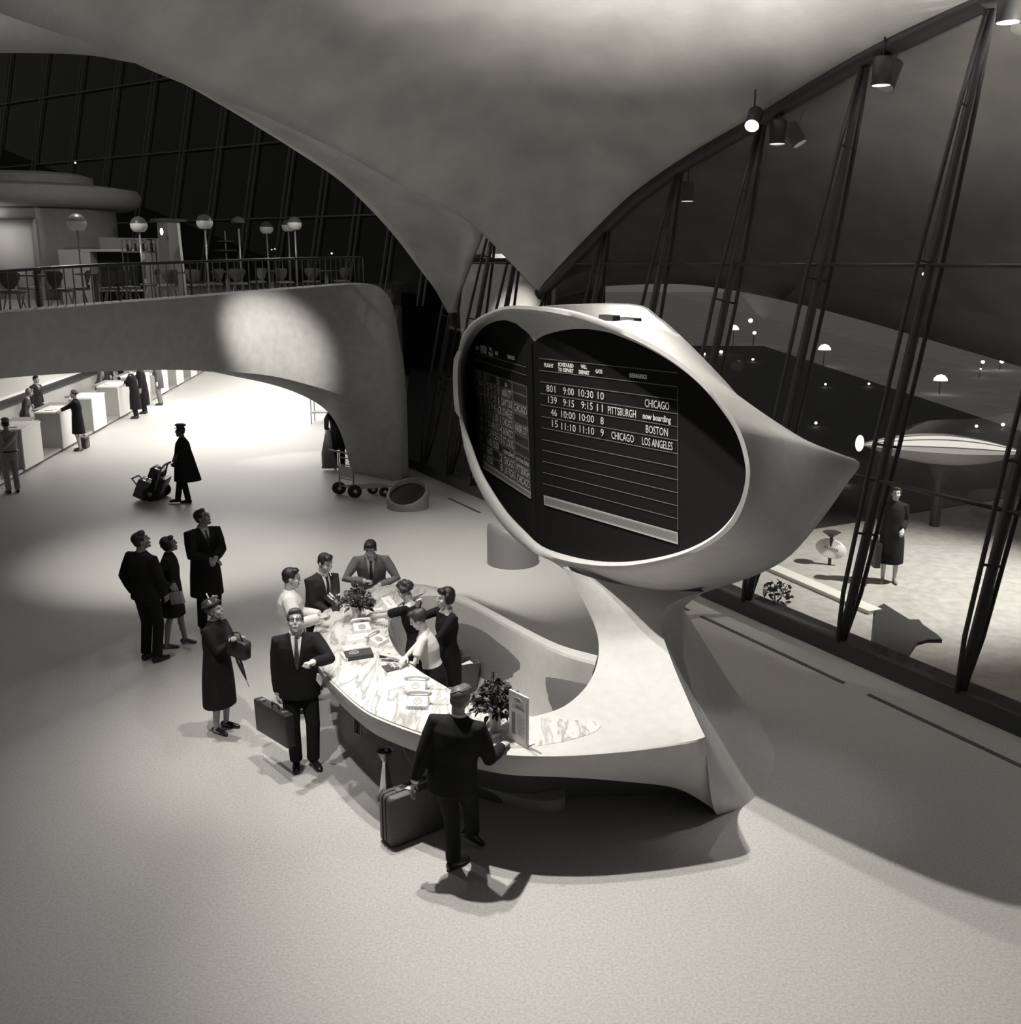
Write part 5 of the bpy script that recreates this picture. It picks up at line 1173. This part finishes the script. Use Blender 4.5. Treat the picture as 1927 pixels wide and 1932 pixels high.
# ---- porter's hand truck with luggage
M_TUBE = mat('truck_tube', .22, .4, metal=.5); M_RUB = mat('rubber', .012, .7)
d0 = 22.55; ht = thing('hand_truck', 'two-wheeled hand truck of bent tube behind the porter', 'hand truck', pz(290, 945)); O = pz(290, 945)
def q_(x, y, d): return pd(x, y, d)-O
for dd, nm in ((0, 0), (.55, 1)):
    ox = 14 if nm else 0; oy = -10 if nm else 0
    MB().tube([q_(287+ox, 936+oy, d0+dd), q_(298+ox, 905+oy, d0+dd-.05), q_(304+ox*.8, 884+oy*.6, d0+dd-.15), q_(312+ox*.5, 876+oy*.4, d0+dd-.25), q_(322, 872, d0-.2+dd*.5)], .022, 7).build('rail', M_TUBE, ht, True)
    MB().tube([q_(287+ox, 936+oy, d0+dd), q_(262+ox, 920+oy, d0+dd+.1), q_(249+ox*.9, 903+oy*.6, d0+dd+.1)], .018, 7).build('nose_rail', M_TUBE, ht, True)
    c = q_(284+ox*1.9, 942+oy*.55, d0+dd); c[2] = .16; wx = nrm(q_(301, 930, d0+.5)-q_(287, 940, d0)); wx = nrm(wx*V(1, 1, 0)); wz = V(0, 0, 1); wy = np.cross(wz, wx)
    MB().lathe([(.06, -.03), (.15, -.035), (.16, -.02), (.16, .02), (.15, .035), (.06, .03)], c, 20, (wy, wz, wx)).build('wheel', M_RUB, ht, True, angle=50)
    MB().lathe([(.0, -.04), (.055, -.036), (.055, .036), (.0, .04)], c, 14, (wy, wz, wx)).build('hub', M_TUBE, ht, True)
MB().tube([q_(249, 903, d0+.1), q_(262, 897, d0+.6)], .02, 7).build('nose_bar', M_RUB, ht); MB().tube([q_(256, 912, d0+.1), q_(270, 908, d0+.6)], .014, 6).build('cross_bar', M_TUBE, ht)
MB().tube([q_(287, 936, d0), q_(301, 926, d0+.55)], .02, 7).build('axle', M_TUBE, ht)
def tcase(label, px, d, L, W, Hh, m, deg=24, cat='suitcase'):
    X = nrm(wx*V(1, 1, 0)); t_ = math.radians(deg); Zt = V(0, 0, 1)*math.cos(t_) + wy*(-math.sin(t_))*np.sign(-wy[0] if abs(wy[0]) > .1 else 1); Yt = nrm(np.cross(Zt, X))
    c = pd(*px, d); t = thing('suitcase', label, cat, c, 0, 'luggage on the hand truck')
    MB().box((0, 0, 0), (L, W, Hh), (X, Yt, Zt), .03).build('shell', m, t, True, angle=50); MB().tube([X*-.06+Zt*Hh/2, X*-.05+Zt*(Hh/2+.04), X*.05+Zt*(Hh/2+.04), X*.06+Zt*Hh/2], .012, 6).build('handle', M_LEATH, t, True)
    for k in (-.3, .3): MB().box(X*L*k+Zt*Hh*.5, (.05, W*.4, .015), (X, Yt, Zt)).build('clasp', M_BRASS, t)
tcase('grey upright suitcase on the nose of the hand truck', (272, 921), 22.75, .42, .28, .42, mat('case_grey2', .10, .5))
tcase('black suitcase standing against the rails of the hand truck', (300, 917), 22.85, .50, .28, .52, M_LEATH)
tcase('small pale-ended case on top of the hand truck luggage', (297, 892), 22.9, .46, .26, .24, mat('case_grey3', .06, .5))
# ---- luggage cart near the arch
O = pz(655, 936); lc = thing('luggage_cart', 'bare metal luggage cart on four rubber wheels near the arch', 'cart', O)
ux = nrm((pz(663, 939)-pz(640, 934))*V(1, 1, 0)); uy = V(-ux[1], ux[0], 0); uy = uy if uy[1] > 0 else -uy; uy = nrm(uy*.8+ux*.75); uz = V(0, 0, 1)
MC = mat('cart_metal', .35, .35, metal=.5)
for sx in (-.24, .24): MB().tube([ux*sx+uz*.18, ux*sx+uz*.98, ux*sx-uy*.05+uz*1.02], .018, 7).build('upright', MC, lc, True)
MB().tube([-ux*.45-uy*.08+uz*1.03, ux*.30-uy*.08+uz*1.01], .022, 7).build('push_handle', MC, lc)
for z in (.88, .72, .40, .22): MB().tube([-ux*.24+uz*z, ux*.24+uz*z], .014, 6).build('cross_bar', MC, lc)
MB().box(uz*.56, (.46, .012, .26), (ux, uy, uz)).build('back_panel', mat('cart_panel', .5, .5), lc)
for sx in (-.24, -.08, .08, .24): MB().tube([ux*sx+uz*.2, ux*sx+uy*.85+uz*.24], .016, 6).build('bed_rail', MC, lc)
MB().tube([-ux*.26+uy*.85+uz*.24, ux*.26+uy*.85+uz*.24], .02, 6).build('bed_end', MC, lc)
for a, b, r in ((-.27, 0, .15), (.27, 0, .15), (-.2, .72, .11), (.2, .72, .11)):
    c = ux*a+uy*b+uz*r; MB().lathe([(.05, -.03), (r-.01, -.035), (r, -.02), (r, .02), (r-.01, .035), (.05, .03)], c, 18, (uy, uz, ux)).build('wheel', M_RUB, lc, True, angle=50); MB().lathe([(0, -.04), (.05, -.036), (.05, .036), (0, .04)], c, 12, (uy, uz, ux)).build('hub', M_CHROME, lc, True)

# ================================================================== mezzanine terrace
def ytop(px): return float(np.interp(px, [s[0] for s in ST], [s[1] for s in ST]))
def dtop(px): return float(np.interp(px, [s[0] for s in ST], [s[3] for s in ST]))
M_RAIL = mat('rail_dark', .03, .4); M_BAL = mat('baluster_metal', .16, .4, metal=.3)
ry = lambda px: float(np.interp(px, [-330, -120, 0, 100, 200, 340, 480, 600, 690], [541, 524, 513, 505.5, 500, 495, 490, 487, 485]))
rl_ = thing('railing', 'thin metal railing with dark handrail along the mezzanine edge', 'railing', pd(300, ytop(300), dtop(300)))
O = V(*rl_.location)
pxs = []; x = -325.
while x < 694:
    pxs.append(x); x += float(np.interp(x, [-100, 300, 560, 640, 694], [19.5, 15, 12, 9, 7.5]))
tp = []
bal = None
for px in pxs:
    b = pd(px, ytop(px)-1, dtop(px)+.12); z = pd(px, ry(px), dtop(px)+.12)[2]; tp.append(V(b[0], b[1], z)-O)
    MB().tube([b-O-V(0, 0, .05), V(b[0], b[1], z)-O], .011, 6).build('baluster', M_BAL, rl_)
    if len(tp) % 9 == 4: MB().tube([b-O-V(0, 0, .05), V(b[0], b[1], z)-O], .022, 6).build('rail_post', M_RAIL, rl_)
MB().tube(tp, [(.035, .028)]*len(tp), 8).build('handrail', M_RAIL, rl_, True)
lowp = [V(t[0], t[1], pd(px, ytop(px)-5, dtop(px)+.12)[2]-O[2]) for t, px in zip(tp, pxs)]
MB().tube(lowp, .012, 6).build('bottom_rail', M_BAL, rl_, True)
# chairs
M_SEAT = mat('seat_fabric', .16, .8); M_BACKM = mat('chair_back', .09, .6); M_LEGM = mat('chair_leg', .30, .35, metal=.6)
CH_L = 'dark bucket-backed cafe chair with pale round seat on the mezzanine'
def cafe_chair(label, at, rz):
    t = thing('cafe_chair', label, 'chair', at, rz, 'cafe chairs on the mezzanine')
    MB().lathe([(0, .42), (.20, .42), (.225, .44), (.215, .475), (.0, .49)], (0, 0, 0), 18).build('seat', M_SEAT, t, True, angle=50)
    rows = []
    for z, r, sp in ((.50, .16, .45), (.58, .20, .75), (.68, .235, .95), (.76, .25, .95), (.80, .245, .72)):
        rows.append([V(r*math.sin(a), -r*math.cos(a)+.0, z) for a in np.linspace(-sp, sp, 9)])
    MB().grid(rows).build('backrest', M_BACKM, t, True)
    MB().tube([(0, -.17, .44), (0, -.19, .52)], .03, 6).build('back_stem', M_BACKM, t)
    for a in (.78, 2.36, 3.93, 5.5): MB().tube([(.12*math.cos(a), .12*math.sin(a), .43), (.24*math.cos(a), .24*math.sin(a), 0)], .012, 6).build('leg', M_LEGM, t)
    return t
def cafe_table(label, at):
    t = thing('cafe_table', label, 'table', at, 0, 'cafe tables on the mezzanine')
    MB().lathe([(0, .70), (.38, .70), (.40, .71), (.40, .73), (0, .735)], (0, 0, 0), 26).build('table_top', mat('table_top', .10, .4), t, True, angle=50)
    MB().box((0, 0, .37), (.09, .09, .68)).build('pedestal', mat('table_leg', .22, .5), t); MB().lathe([(0, 0), (.26, 0), (.25, .02), (.05, .035), (0, .035)], (0, 0, 0), 20).build('foot', M_LEGM, t, True, angle=50); return t
ORD = ('first', 'second', 'third', 'fourth', 'fifth', 'sixth', 'seventh', 'eighth', 'ninth', 'tenth', 'eleventh', 'twelfth', 'thirteenth', 'fourteenth', 'fifteenth', 'sixteenth')
def mz(px, d): q = pd(px, 560, d); return V(q[0], q[1], ZB)
ch0 = None
for k, (px, d, r) in enumerate(((-18, 19.4, .4), (26, 18.9, .1), (60, 21.4, 2.4), (116, 19.8, -.3), (150, 20.9, 1.9), (212, 20.9, .2), (246, 21.6, -.4), (285, 24.6, 2.0), (318, 23.4, .7), (372, 23.9, -.2), (405, 25.0, 1.2), (452, 25.3, .1), (488, 27.4, 2.6), (540, 27.0, -.5), (590, 27.9, .3), (646, 28.6, .9))):
    lab = 'dark bucket-backed cafe chair, %s from the left along the mezzanine railing' % ORD[k]
    ch0 = cafe_chair(lab, mz(px, d), r) if ch0 is None else ch0
    if k: copy_tree(ch0, None, mz(px, d), r, lab)
tb0 = None
for k, (px, d) in enumerate(((74, 20.1), (184, 21.9), (334, 24.6), (432, 26.2), (515, 28.2), (618, 29.2))):
    lab = 'small round cafe table on a square post, %s from the left on the mezzanine' % ORD[k]
    if tb0 is None: tb0 = cafe_table(lab, mz(px, d))
    else: copy_tree(tb0, None, mz(px, d), 0, lab)
# globe lamps
M_GLOBE = mat('opal_glass', .50, .35, emit=.035); M_CAPD = mat('lamp_cap', .06, .3)
def globe_lamp(label, px, y, d, globe=True):
    q = pd(px, y, d); at = V(q[0], q[1], ZB); hz = q[2]-ZB; r = .185; t = thing('globe_lamp', label, 'lamp', at, 0, 'globe lamps on the mezzanine')
    MB().tube([(0, 0, .04), (0, 0, hz-r*.6)], .022, 8).build('pole', mat('lamp_pole', .40, .3, metal=.5), t, True)
    MB().lathe([(.17, 0), (.165, .02), (.06, .07), (.03, .10), (0, .10)], (0, 0, 0), 20).build('lamp_base', M_WHITE, t, True, angle=50)
    if globe: MB().lathe([(.02, hz-r*.75)] + [(r*math.cos(a), hz+r*math.sin(a)*.92) for a in np.linspace(-.95, .22, 9)] + [(0, hz+r*.2)], (0, 0, 0), 24).build('globe', M_GLOBE, t, True, angle=60)
    MB().lathe([(r*.97, hz+r*.20)] + [(r*.95*math.cos(a), hz+r*.16+r*math.sin(a)*.85) for a in np.linspace(.1, 1.35, 6)] + [(.015, hz+r*1.03), (0, hz+r*1.03)], (0, 0, 0), 24).build('cap', M_CAPD, t, True)
globe_lamp('globe lamp with dark cap standing before the kiosk doorway', 145, 421, 21.4)
globe_lamp('globe lamp with dark cap near the sideboard, second from the left', 262, 425, 23.5)
globe_lamp('globe lamp with dark cap, third from the left on the mezzanine', 386, 420, 24.6)
globe_lamp('lamp with only its dark cap, between the third and fourth globe lamps', 450, 423, 27.0, False)
globe_lamp('smaller, more distant globe lamp, fourth from the left', 503, 431, 30.0)
globe_lamp('globe lamp half hidden behind the rightmost globe lamp', 544, 427, 30.5)
globe_lamp('rightmost globe lamp on the mezzanine', 556, 423, 27.4)
t = thing('thin_post', 'pale thin upright post between the second and third globe lamps', 'post', mz(352, 27)); MB().tube([(-.08, 0, 1.9), (0, 0, 0)], .035, 8).build('shaft', M_WHITE, t, True); MB().lathe([(.12, 0), (.12, .03), (0, .04)], (0, 0, 0), 14).build('foot', M_LEGM, t)
t = thing('tiered_stand', 'dim tiered serving stand on the mezzanine behind the third globe lamp', 'stand', mz(432, 30))
MB().tube([(0, 0, 0), (0, 0, 1.8)], .02, 6).build('rod', M_LEGM, t)
for z, r in ((1.0, .36), (1.25, .30), (1.5, .22)): MB().lathe([(0, z), (r, z), (r+.01, z+.03), (0, z+.01)], (0, 0, 0), 18).build('tray', M_BACKM, t)
# kiosk
M_KIOSK = mat('kiosk_plaster', .26, .7, noise=(5, .08, 6))
kc = V(*pd(50, 420, 29.0)[:2], ZB); R = abs(kc[0]-pd(197, 430, 28.4)[0])*.99
kk = thing('kiosk', 'round white kiosk with overhanging double disc roof on the mezzanine', 'kiosk', kc)
a0, a1 = math.radians(262), math.radians(300)   # doorway
zt = pd(100, 392, 26)[2]-ZB+.1
angs = [a for a in np.linspace(a1, a0+2*math.pi, 60)]
def ringk(r, z): return [V(r*math.cos(a), r*math.sin(a), z) for a in angs]
solid(MB().grid([ringk(R, 0), ringk(R, zt)]).build('kiosk_wall', M_KIOSK, kk, True), .18, -1)
hd = [V(R*math.cos(a), R*math.sin(a), z) for z in (0,) for a in ()]
da = np.linspace(a0, a1, 14); zd = pd(100, 409, 26)[2]-ZB
solid(MB().grid([[V(R*math.cos(a), R*math.sin(a), zd) for a in da], [V(R*math.cos(a), R*math.sin(a), zt) for a in da]]).build('lintel', M_KIOSK, kk, True), .18, -1)
solid(MB().grid([[V((R-.9)*math.cos(a), (R-.9)*math.sin(a), 0) for a in np.linspace(a0-.15, a1+.2, 14)], [V((R-.9)*math.cos(a), (R-.9)*math.sin(a), zt) for a in np.linspace(a0-.15, a1+.2, 14)]]).build('inner_screen', mat('kiosk_screen', .62, .6), kk, True), .1, -1)
for a in (a0, a1): MB().box(V((R-.35)*math.cos(a), (R-.35)*math.sin(a), zd/2), (.9, .06, zd), (V(math.cos(a), math.sin(a), 0), V(-math.sin(a), math.cos(a), 0), V(0, 0, 1))).build('door_jamb', M_KIOSK, kk)
MB().lathe([(0, zt-.02), (R+.35, zt-.02), (R+.62, zt+.10), (R+.70, zt+.30), (R+.62, zt+.48), (R+.1, zt+.56), (0, zt+.58)], (0, 0, 0), 64).build('roof_disc', M_KIOSK, kk, True, angle=50)
MB().lathe([(0, zt+.5), (R-.75, zt+.5), (R-.6, zt+.62), (R-.62, zt+.82), (R-.9, zt+.90), (0, zt+.92)], (.1, 0, 0), 64).build('roof_upper_disc', M_KIOSK, kk, True, angle=50)
# sideboard wall, pillar, cabinet
t = thing('low_wall', 'low pale wall running from the kiosk behind the sideboard', 'wall', mz(240, 27.5)); t['kind'] = 'thing'
a, b = pd(192, 448, 27.0)-V(*t.location), pd(300, 448, 28.5)-V(*t.location); ax = frame(a, b)
MB().box((a+b)/2*V(1, 1, 0)+V(0, 0, a[2]/2), (np.linalg.norm((b-a)[:2]), .2, a[2]), ax).build('wall_panel', mat('low_wall', .30, .6), t)
c = b*V(1, 1, 0)+ax[0]*.1-ax[1]*.3; MB().box(c+V(0, 0, 1.0), (.42, .42, 2.0), ax).build('pillar', mat('pillar_pale', .32, .6), t)
MB().box(c+V(0, 0, 2.02), (.7, .6, .08), ax).build('pillar_cap', M_BACKM, t)
t = thing('wall_lamp', 'small bright lamp on top of the pale pillar beside the kiosk', 'lamp', pd(305, 437, 27.6)); MB().ellipsoid((0, 0, 0), (.04, .04, .09), None, 10, 7).build('bulb', mat('lamp_bulb', .8, .5, emit=6), t, True); MB().tube([(0, .05, -.1), (0, 0, -.06)], .02, 6).build('stem', M_BACKM, t)
O = mz(205, 25.2); t = thing('sideboard', 'pale open-fronted sideboard before the low wall on the mezzanine', 'cabinet', O)
MS = mat('sideboard_pale', .40, .5)
for dx, w_, z_, h_ in ((-.62, .74, .62, 1.24), (.98, .10, .62, 1.24)): MB().box((dx, 0, z_), (w_, .5, h_)).build('side', MS, t)
MB().box((.2, 0, 1.22), (1.6, .52, .06)).build('top', MS, t); MB().box((.35, .2, .6), (1.2, .06, 1.2)).build('back', M_BLACK, t); MB().box((.35, 0, .3), (1.2, .5, .04)).build('shelf', MS, t)
O = mz(270, 24.3); t = thing('bottle_tray', 'dark wire rack of bottles beside the pale sideboard', 'rack', O)
MB().box((0, 0, 1.18), (.7, .35, .03)).build('rack_shelf', M_BACKM, t)
for sx in (-.33, .33):
    for sy in (-.15, .15): MB().tube([(sx, sy, 0), (sx, sy, 1.45)], .015, 6).build('leg', M_BACKM, t)
MB().tube([(-.33, -.15, 1.45), (.33, -.15, 1.45), (.33, .15, 1.45), (-.33, .15, 1.45)], .015, 6, closed=True).build('rack_rail', M_BACKM, t)
for k in range(7): MB().lathe([(.035, 0), (.035, .16), (.014, .21), (.014, .27), (0, .27)], (-.27+.09*k, .05*(-1)**k, 1.20), 10).build('bottle', mat('bottle_%d' % (k % 2), (.03, .2)[k % 2], .2), t, True)

# ================================================================== lamps along the roof edge
M_CAN = mat('lamp_can', .035, .45); M_LENS = mat('lamp_lens', .9, .3, emit=2.0); M_LENSD = mat('lamp_rim_bright', .9, .3, emit=.8)
def can(label, px, y, d, wpx, hpx, tilt=None):
    c = pd(px, y, d); r = wpx/2*d/F_PX*1.02; hh = hpx*d/F_PX; t = thing('roof_spotlight', label, 'lamp', c, 0, 'cylinder spotlights along the roof edge')
    ax = None
    if tilt is not None: z = nrm(V(*tilt)); x = nrm(np.cross(V(0, 1, 0), z)); ax = (x, np.cross(z, x), z)
    MB().lathe([(r*.96, -hh/2), (r, -hh/2+.01), (r, hh/2-.02), (r*.9, hh/2), (0, hh/2)], (0, 0, 0), 24, ax).build('can', M_CAN, t, True, angle=40)
    MB().lathe([(0, -hh/2+.004), (r*.93, -hh/2+.004), (r*.93, -hh/2-.004), (0, -hh/2-.004)], (0, 0, 0), 24, ax).build('lens', M_LENS if tilt is not None else M_LENSD, t)
    MB().tube([(0, 0, hh/2-.01), (0, 0, hh/2+.25)], .014, 6).build('stem', M_STEEL, t); return t
can('cylinder spotlight hanging at the top right corner of the glass', 1906, 8, 13.6, 40, 58)
can('cylinder spotlight under the roof edge, second from the right', 1665, 134, 15.3, 33, 47)
can('cylinder spotlight under the roof edge beside the lit spotlight', 1468, 249, 17.0, 28, 40)
can('small cylinder spotlight under the roof edge, farthest of its row', 1298, 361, 19.3, 22, 34)
can('tilted spotlight with its lit lens showing, on the roof edge', 1423, 224, 16.9, 26, 40, (.28, .62, .62))

# ================================================================== outside the glass
pvz = PZ
# painted kerb line, oval sign, woman, made-up shrub and dark ground shape
a, b = pz(1420, 1058, pvz), pz(1652, 1158, pvz); ax = frame(a, b)
t = thing('kerb_line', 'bright white kerb strip on the pavement outside the glass', 'kerb', (a+b)/2); MB().box((0, 0, .03), (np.linalg.norm(b-a), .26, .06), ax).build('strip', M_WHITE, t)
a = pz(1566, 1066, pvz); q = pd(1562, 1035, a[1]); t = thing('oval_sign', 'white oval sign board on a short post outside the glass', 'sign', a)
hz = q[2]-pvz
MB().tube([(0, .02, 0), (0, .02, hz+.2)], .03, 8).build('post', M_STEEL, t)
sx_ = nrm(V(.93, -.36, -.22)); sz_ = V(.25, .1, .96); sz_ = nrm(sz_-sx_*np.dot(sx_, sz_)); sy_ = np.cross(sz_, sx_)
MB().lathe([(0, -.015), (.22, -.015), (.235, 0), (.22, .015), (0, .015)], (0, 0, hz), 28, (sx_*1.15, sz_*.72, -sy_)).build('oval_board', M_WHITE, t, True, angle=50)
mb = MB()
for k in range(9): mb.box(V(0, 0, hz)+sx_*(-.12+.03*k)-sy_*.02, (.016, .004, .05), (sx_, sy_, sz_))
stuff(mb.build('board_marks', mat('grey_print', .22, .7), t))
MB().lathe([(0, 0), (.02, 0), (.16, .10), (0, .10)], (0, .02, hz+.2), 12).build('cone_top', M_STEEL, t)
g = pz(1676, 1098, pvz)
person('woman in a dark suit with long skirt standing outside the glass', g, 165, 1.66, 'f', wear='coat', top=.012, hem=.36, hair='updo', hairv=.03, res=1, skin=.5, shoe=.3, lh=pd(1704, 1000, g[1]-.2))
t = thing('carried_bag', 'dark bag hanging at the side of the woman outside the glass', 'bag', pd(1652, 1045, g[1])); MB().box((0, 0, 0), (.10, .3, .42)).build('bag_body', M_LEATH, t); MB().tube([(0, -.08, .2), (0, -.06, .32), (0, .06, .32), (0, .08, .2)], .012, 6).build('handle', M_LEATH, t)
# made-up flat slab for a dark shape with a beak-like end
pp = [(1652, 1150), (1668, 1142), (1690, 1156), (1716, 1172), (1734, 1172), (1742, 1182), (1768, 1200), (1778, 1210), (1752, 1210), (1730, 1216), (1712, 1242), (1690, 1262), (1640, 1250), (1648, 1200)]
pts = [pz(x, y, pvz+.02) for x, y in pp]; c = sum(pts)/len(pts)
t = thing('ground_dark_shape', 'made-up dark flat shape with a pointed end on the pavement outside', 'plate', (c[0], c[1], pvz)); MB().prism([(p[0]-c[0], p[1]-c[1]) for p in pts], .0, .05).build('shape_slab', mat('shape_dark', .018, .7), t)
def shrub(label, px, y, r, n, seed):  # made-up plant, stands in for flowers reflected in the glass
    rr = random.Random(seed); o = pz(px, y, pvz); t = thing('stand_in_shrub', label, 'shrub', o)
    MB().lathe([(.12, 0), (.17, .22), (.15, .22), (0, .20)], (0, 0, 0), 16).build('pot', mat('pot_grey', .12, .6), t, True, angle=40); lm = leaf_mesh('leaf', .09, .05, M_LEAF); mb = MB()
    for _ in range(6): a = rr.uniform(0, 6.3); mb.tube([(0, 0, .2), (math.cos(a)*r*.7, math.sin(a)*r*.7, .25+r*rr.uniform(.6, 1.3))], .006, 5)
    mb.build('stems', M_LEAF, t)
    for _ in range(n):
        a = rr.uniform(0, 6.3); b = rr.uniform(-.2, 1.4); q = V(math.cos(a)*math.cos(b), math.sin(a)*math.cos(b), math.sin(b))*r*rr.uniform(.6, 1.05)+V(0, 0, .25+r*.4); o_ = link('leaf', lm, t, q); o_.rotation_euler = (rr.uniform(-1, 1), rr.uniform(-1, 1), a)
shrub('low made-up pot plant for reflected flowers, just above the sill', 1462, 1166, .24, 70, 3)
# made-up lens form on a stem, glowing in place of a glass reflection
D = 20.5; c = pd(1778, 846, D); t = thing('lens_form', 'made-up lens-shaped form with glowing striped top on a dark stem, for a reflection in the glass', 'canopy', (c[0], c[1], pvz))
hc_ = c[2]-pvz; Lh = 152*D/F_PX; X = nrm(V(1, -.12, -.03)); Y_ = V(.12, 1, 0)
rows_t = []; rows_b = []
us = np.linspace(-1, 1, 25)
def prof_(u): return (1-abs(u)**1.9)
def P3(u, v, z): return X*u*Lh + Y_*v*prof_(u)**.8*.95 + V(0, 0, hc_+z*prof_(u))
M_CANB = mat('lens_form_grey', .34, .5)
MB().grid([[P3(u, math.cos(a), -.36*math.sin(a)+.06) for a in np.linspace(0, math.pi, 11)] for u in us]).build('lens_form_shell', M_CANB, t, True)
M_GLOW = mat('lit_panel', .8, .5, emit=.75); M_GLOW2 = mat('lit_panel_dim', .6, .5, emit=.30)  # reflected light put into the panels as glow
for k, (v0, v1, m) in enumerate(((-1.0, -.80, M_GLOW2), (-.78, -.42, M_GLOW), (-.40, -.05, M_GLOW), (-.03, .40, M_GLOW2), (.42, 1.0, M_GLOW))):
    MB().grid([[P3(u, v, .06+.20*(1-v*v)) for v in np.linspace(v0, v1, 4)] for u in us]).build('top_panel', m, t, True)
for v in (-.79, -.41, -.04, .41): MB().tube([P3(u, v, .07+.20*(1-v*v)) for u in us], .012, 5).build('top_rib', M_CANB, t)
sx0 = (1672-1778)*D/F_PX
MB().lathe([(.10, 0), (.10, hc_*.55), (.30, hc_*.78), (.5, hc_*.86), (0, hc_*.88)], X*sx0*V(1, 1, 0)*.0, 18).build('stem', M_STEEL, t, True, angle=60)
e = X*-Lh*1.03 + V(0, -.1, hc_+.04); MB().ellipsoid(e, (.09, .06, .17), None, 14, 9).build('end_glow', mat('end_glow', .9, .4, emit=1.0), t, True)
# distant airfield lights and lamps
M_DOT = mat('far_light', .9, .5, emit=7.0); M_DOME = mat('dome_glow', .9, .5, emit=1.2)
dots = [(1424, 628, 6, 70), (1361, 664, 6, 60), (1329, 668, 5, 60), (1421, 678, 4, 70), (1558, 725, 4, 80), (1640, 724, 4, 80), (1855, 683, 6, 66), (1891, 682, 7, 66), (1743, 517, 5, 18.5), (1843, 804, 5, 50), (1893, 801, 6, 50), (1540, 798, 5, 48), (1598, 905, 7, 34), (142, 307, 3, 42), (626, 478, 3, 33), (519, 470, 2.2, 38), (655, 497, 2, 33), (513, 471, 2, 38), (1851, 696, 3, 66)]
DL = ('right of the sign hood, high beside a dome lamp', 'just above the shoulder of the sign hood, brightest there', 'lowest left beside the sign hood shoulder', 'above the sloping neck of the sign hood, faint', 'alone, left of the third steel column', 'alone, midway between two steel columns', 'left one of the bright pair at far right', 'right one of the bright pair at far right', 'high in the dark overhang above the others', 'left one of the low pair above the lens form', 'right one of the low pair above the lens form', 'low and flat, left of the lens form', 'low, tucked behind the tail of the sign hood', 'high in the dark window above the kiosk', 'bright, above the right end of the terrace railing', 'right one of a faint pair behind the terrace', 'faint, at the far right end of the terrace', 'left one of a faint pair behind the terrace', 'faint reflection-like one under the bright pair')
for (x, y, r, d), dl in zip(dots, DL):
    if x < 700: d = float(np.dot(LA-CAM, LNN)/np.dot(ray(x, y), LNN)*ray(x, y)[1])*1.03
    elif y > 520: d = min(d, (5.25-.10)/-ray(x, y)[2]*ray(x, y)[1])
    q = pd(x, y, d); rr_ = r*.55*d/F_PX
    t = thing('distant_light', 'point of light in the night, '+dl, 'light', q, 0, 'distant lights beyond the glass'); MB().ellipsoid((0, 0, 0), (rr_, rr_, rr_*.85), None, 10, 7).build('bulb', M_DOT, t, True)
    MB().tube([(0, rr_, 0), (0, rr_*1.5, -(q[2]+.36) if x > 700 and y > 520 else (1.2 if x > 700 else -rr_*4))], rr_*.3, 5).build('bracket', M_STEEL, t)
for x, y, w_, d, lab in ((1385, 622, 20, 60, 'dome-shaped outdoor lamp beyond the sign hood'), (1556, 660, 24, 56, 'dome-shaped outdoor lamp beside the third steel column'), (1775, 718, 26, 52, 'dome-shaped outdoor lamp above the lens form')):
    d = min(d, 5.0/-ray(x, y)[2]*ray(x, y)[1]); q = pd(x, y, d); r = w_/2*d/F_PX; t = thing('dome_lamp', lab, 'lamp', q, 0, 'dome lamps outside')
    MB().lathe([(r, 0), (r*.9, r*.35), (r*.55, r*.75), (0, r*.9)], (0, 0, 0), 18).build('dome', M_DOME, t, True); MB().tube([(0, 0, 0), (0, 0, -(q[2]+.35))], r*.06, 6).build('post', M_STEEL, t)

# lamp fittings inside the open top of the sign hood
for k, (x, y, b_) in enumerate(((1150, 597, .5), (1190, 602, .62))):
    q = rimp(x, y, b_); t_ = MB().box(q-V(0, 0, .02), (.26, .10, .07), (SD, SBK, V(0, 0, 1)), .01).build('uplight_fitting', M_STEEL, desk)
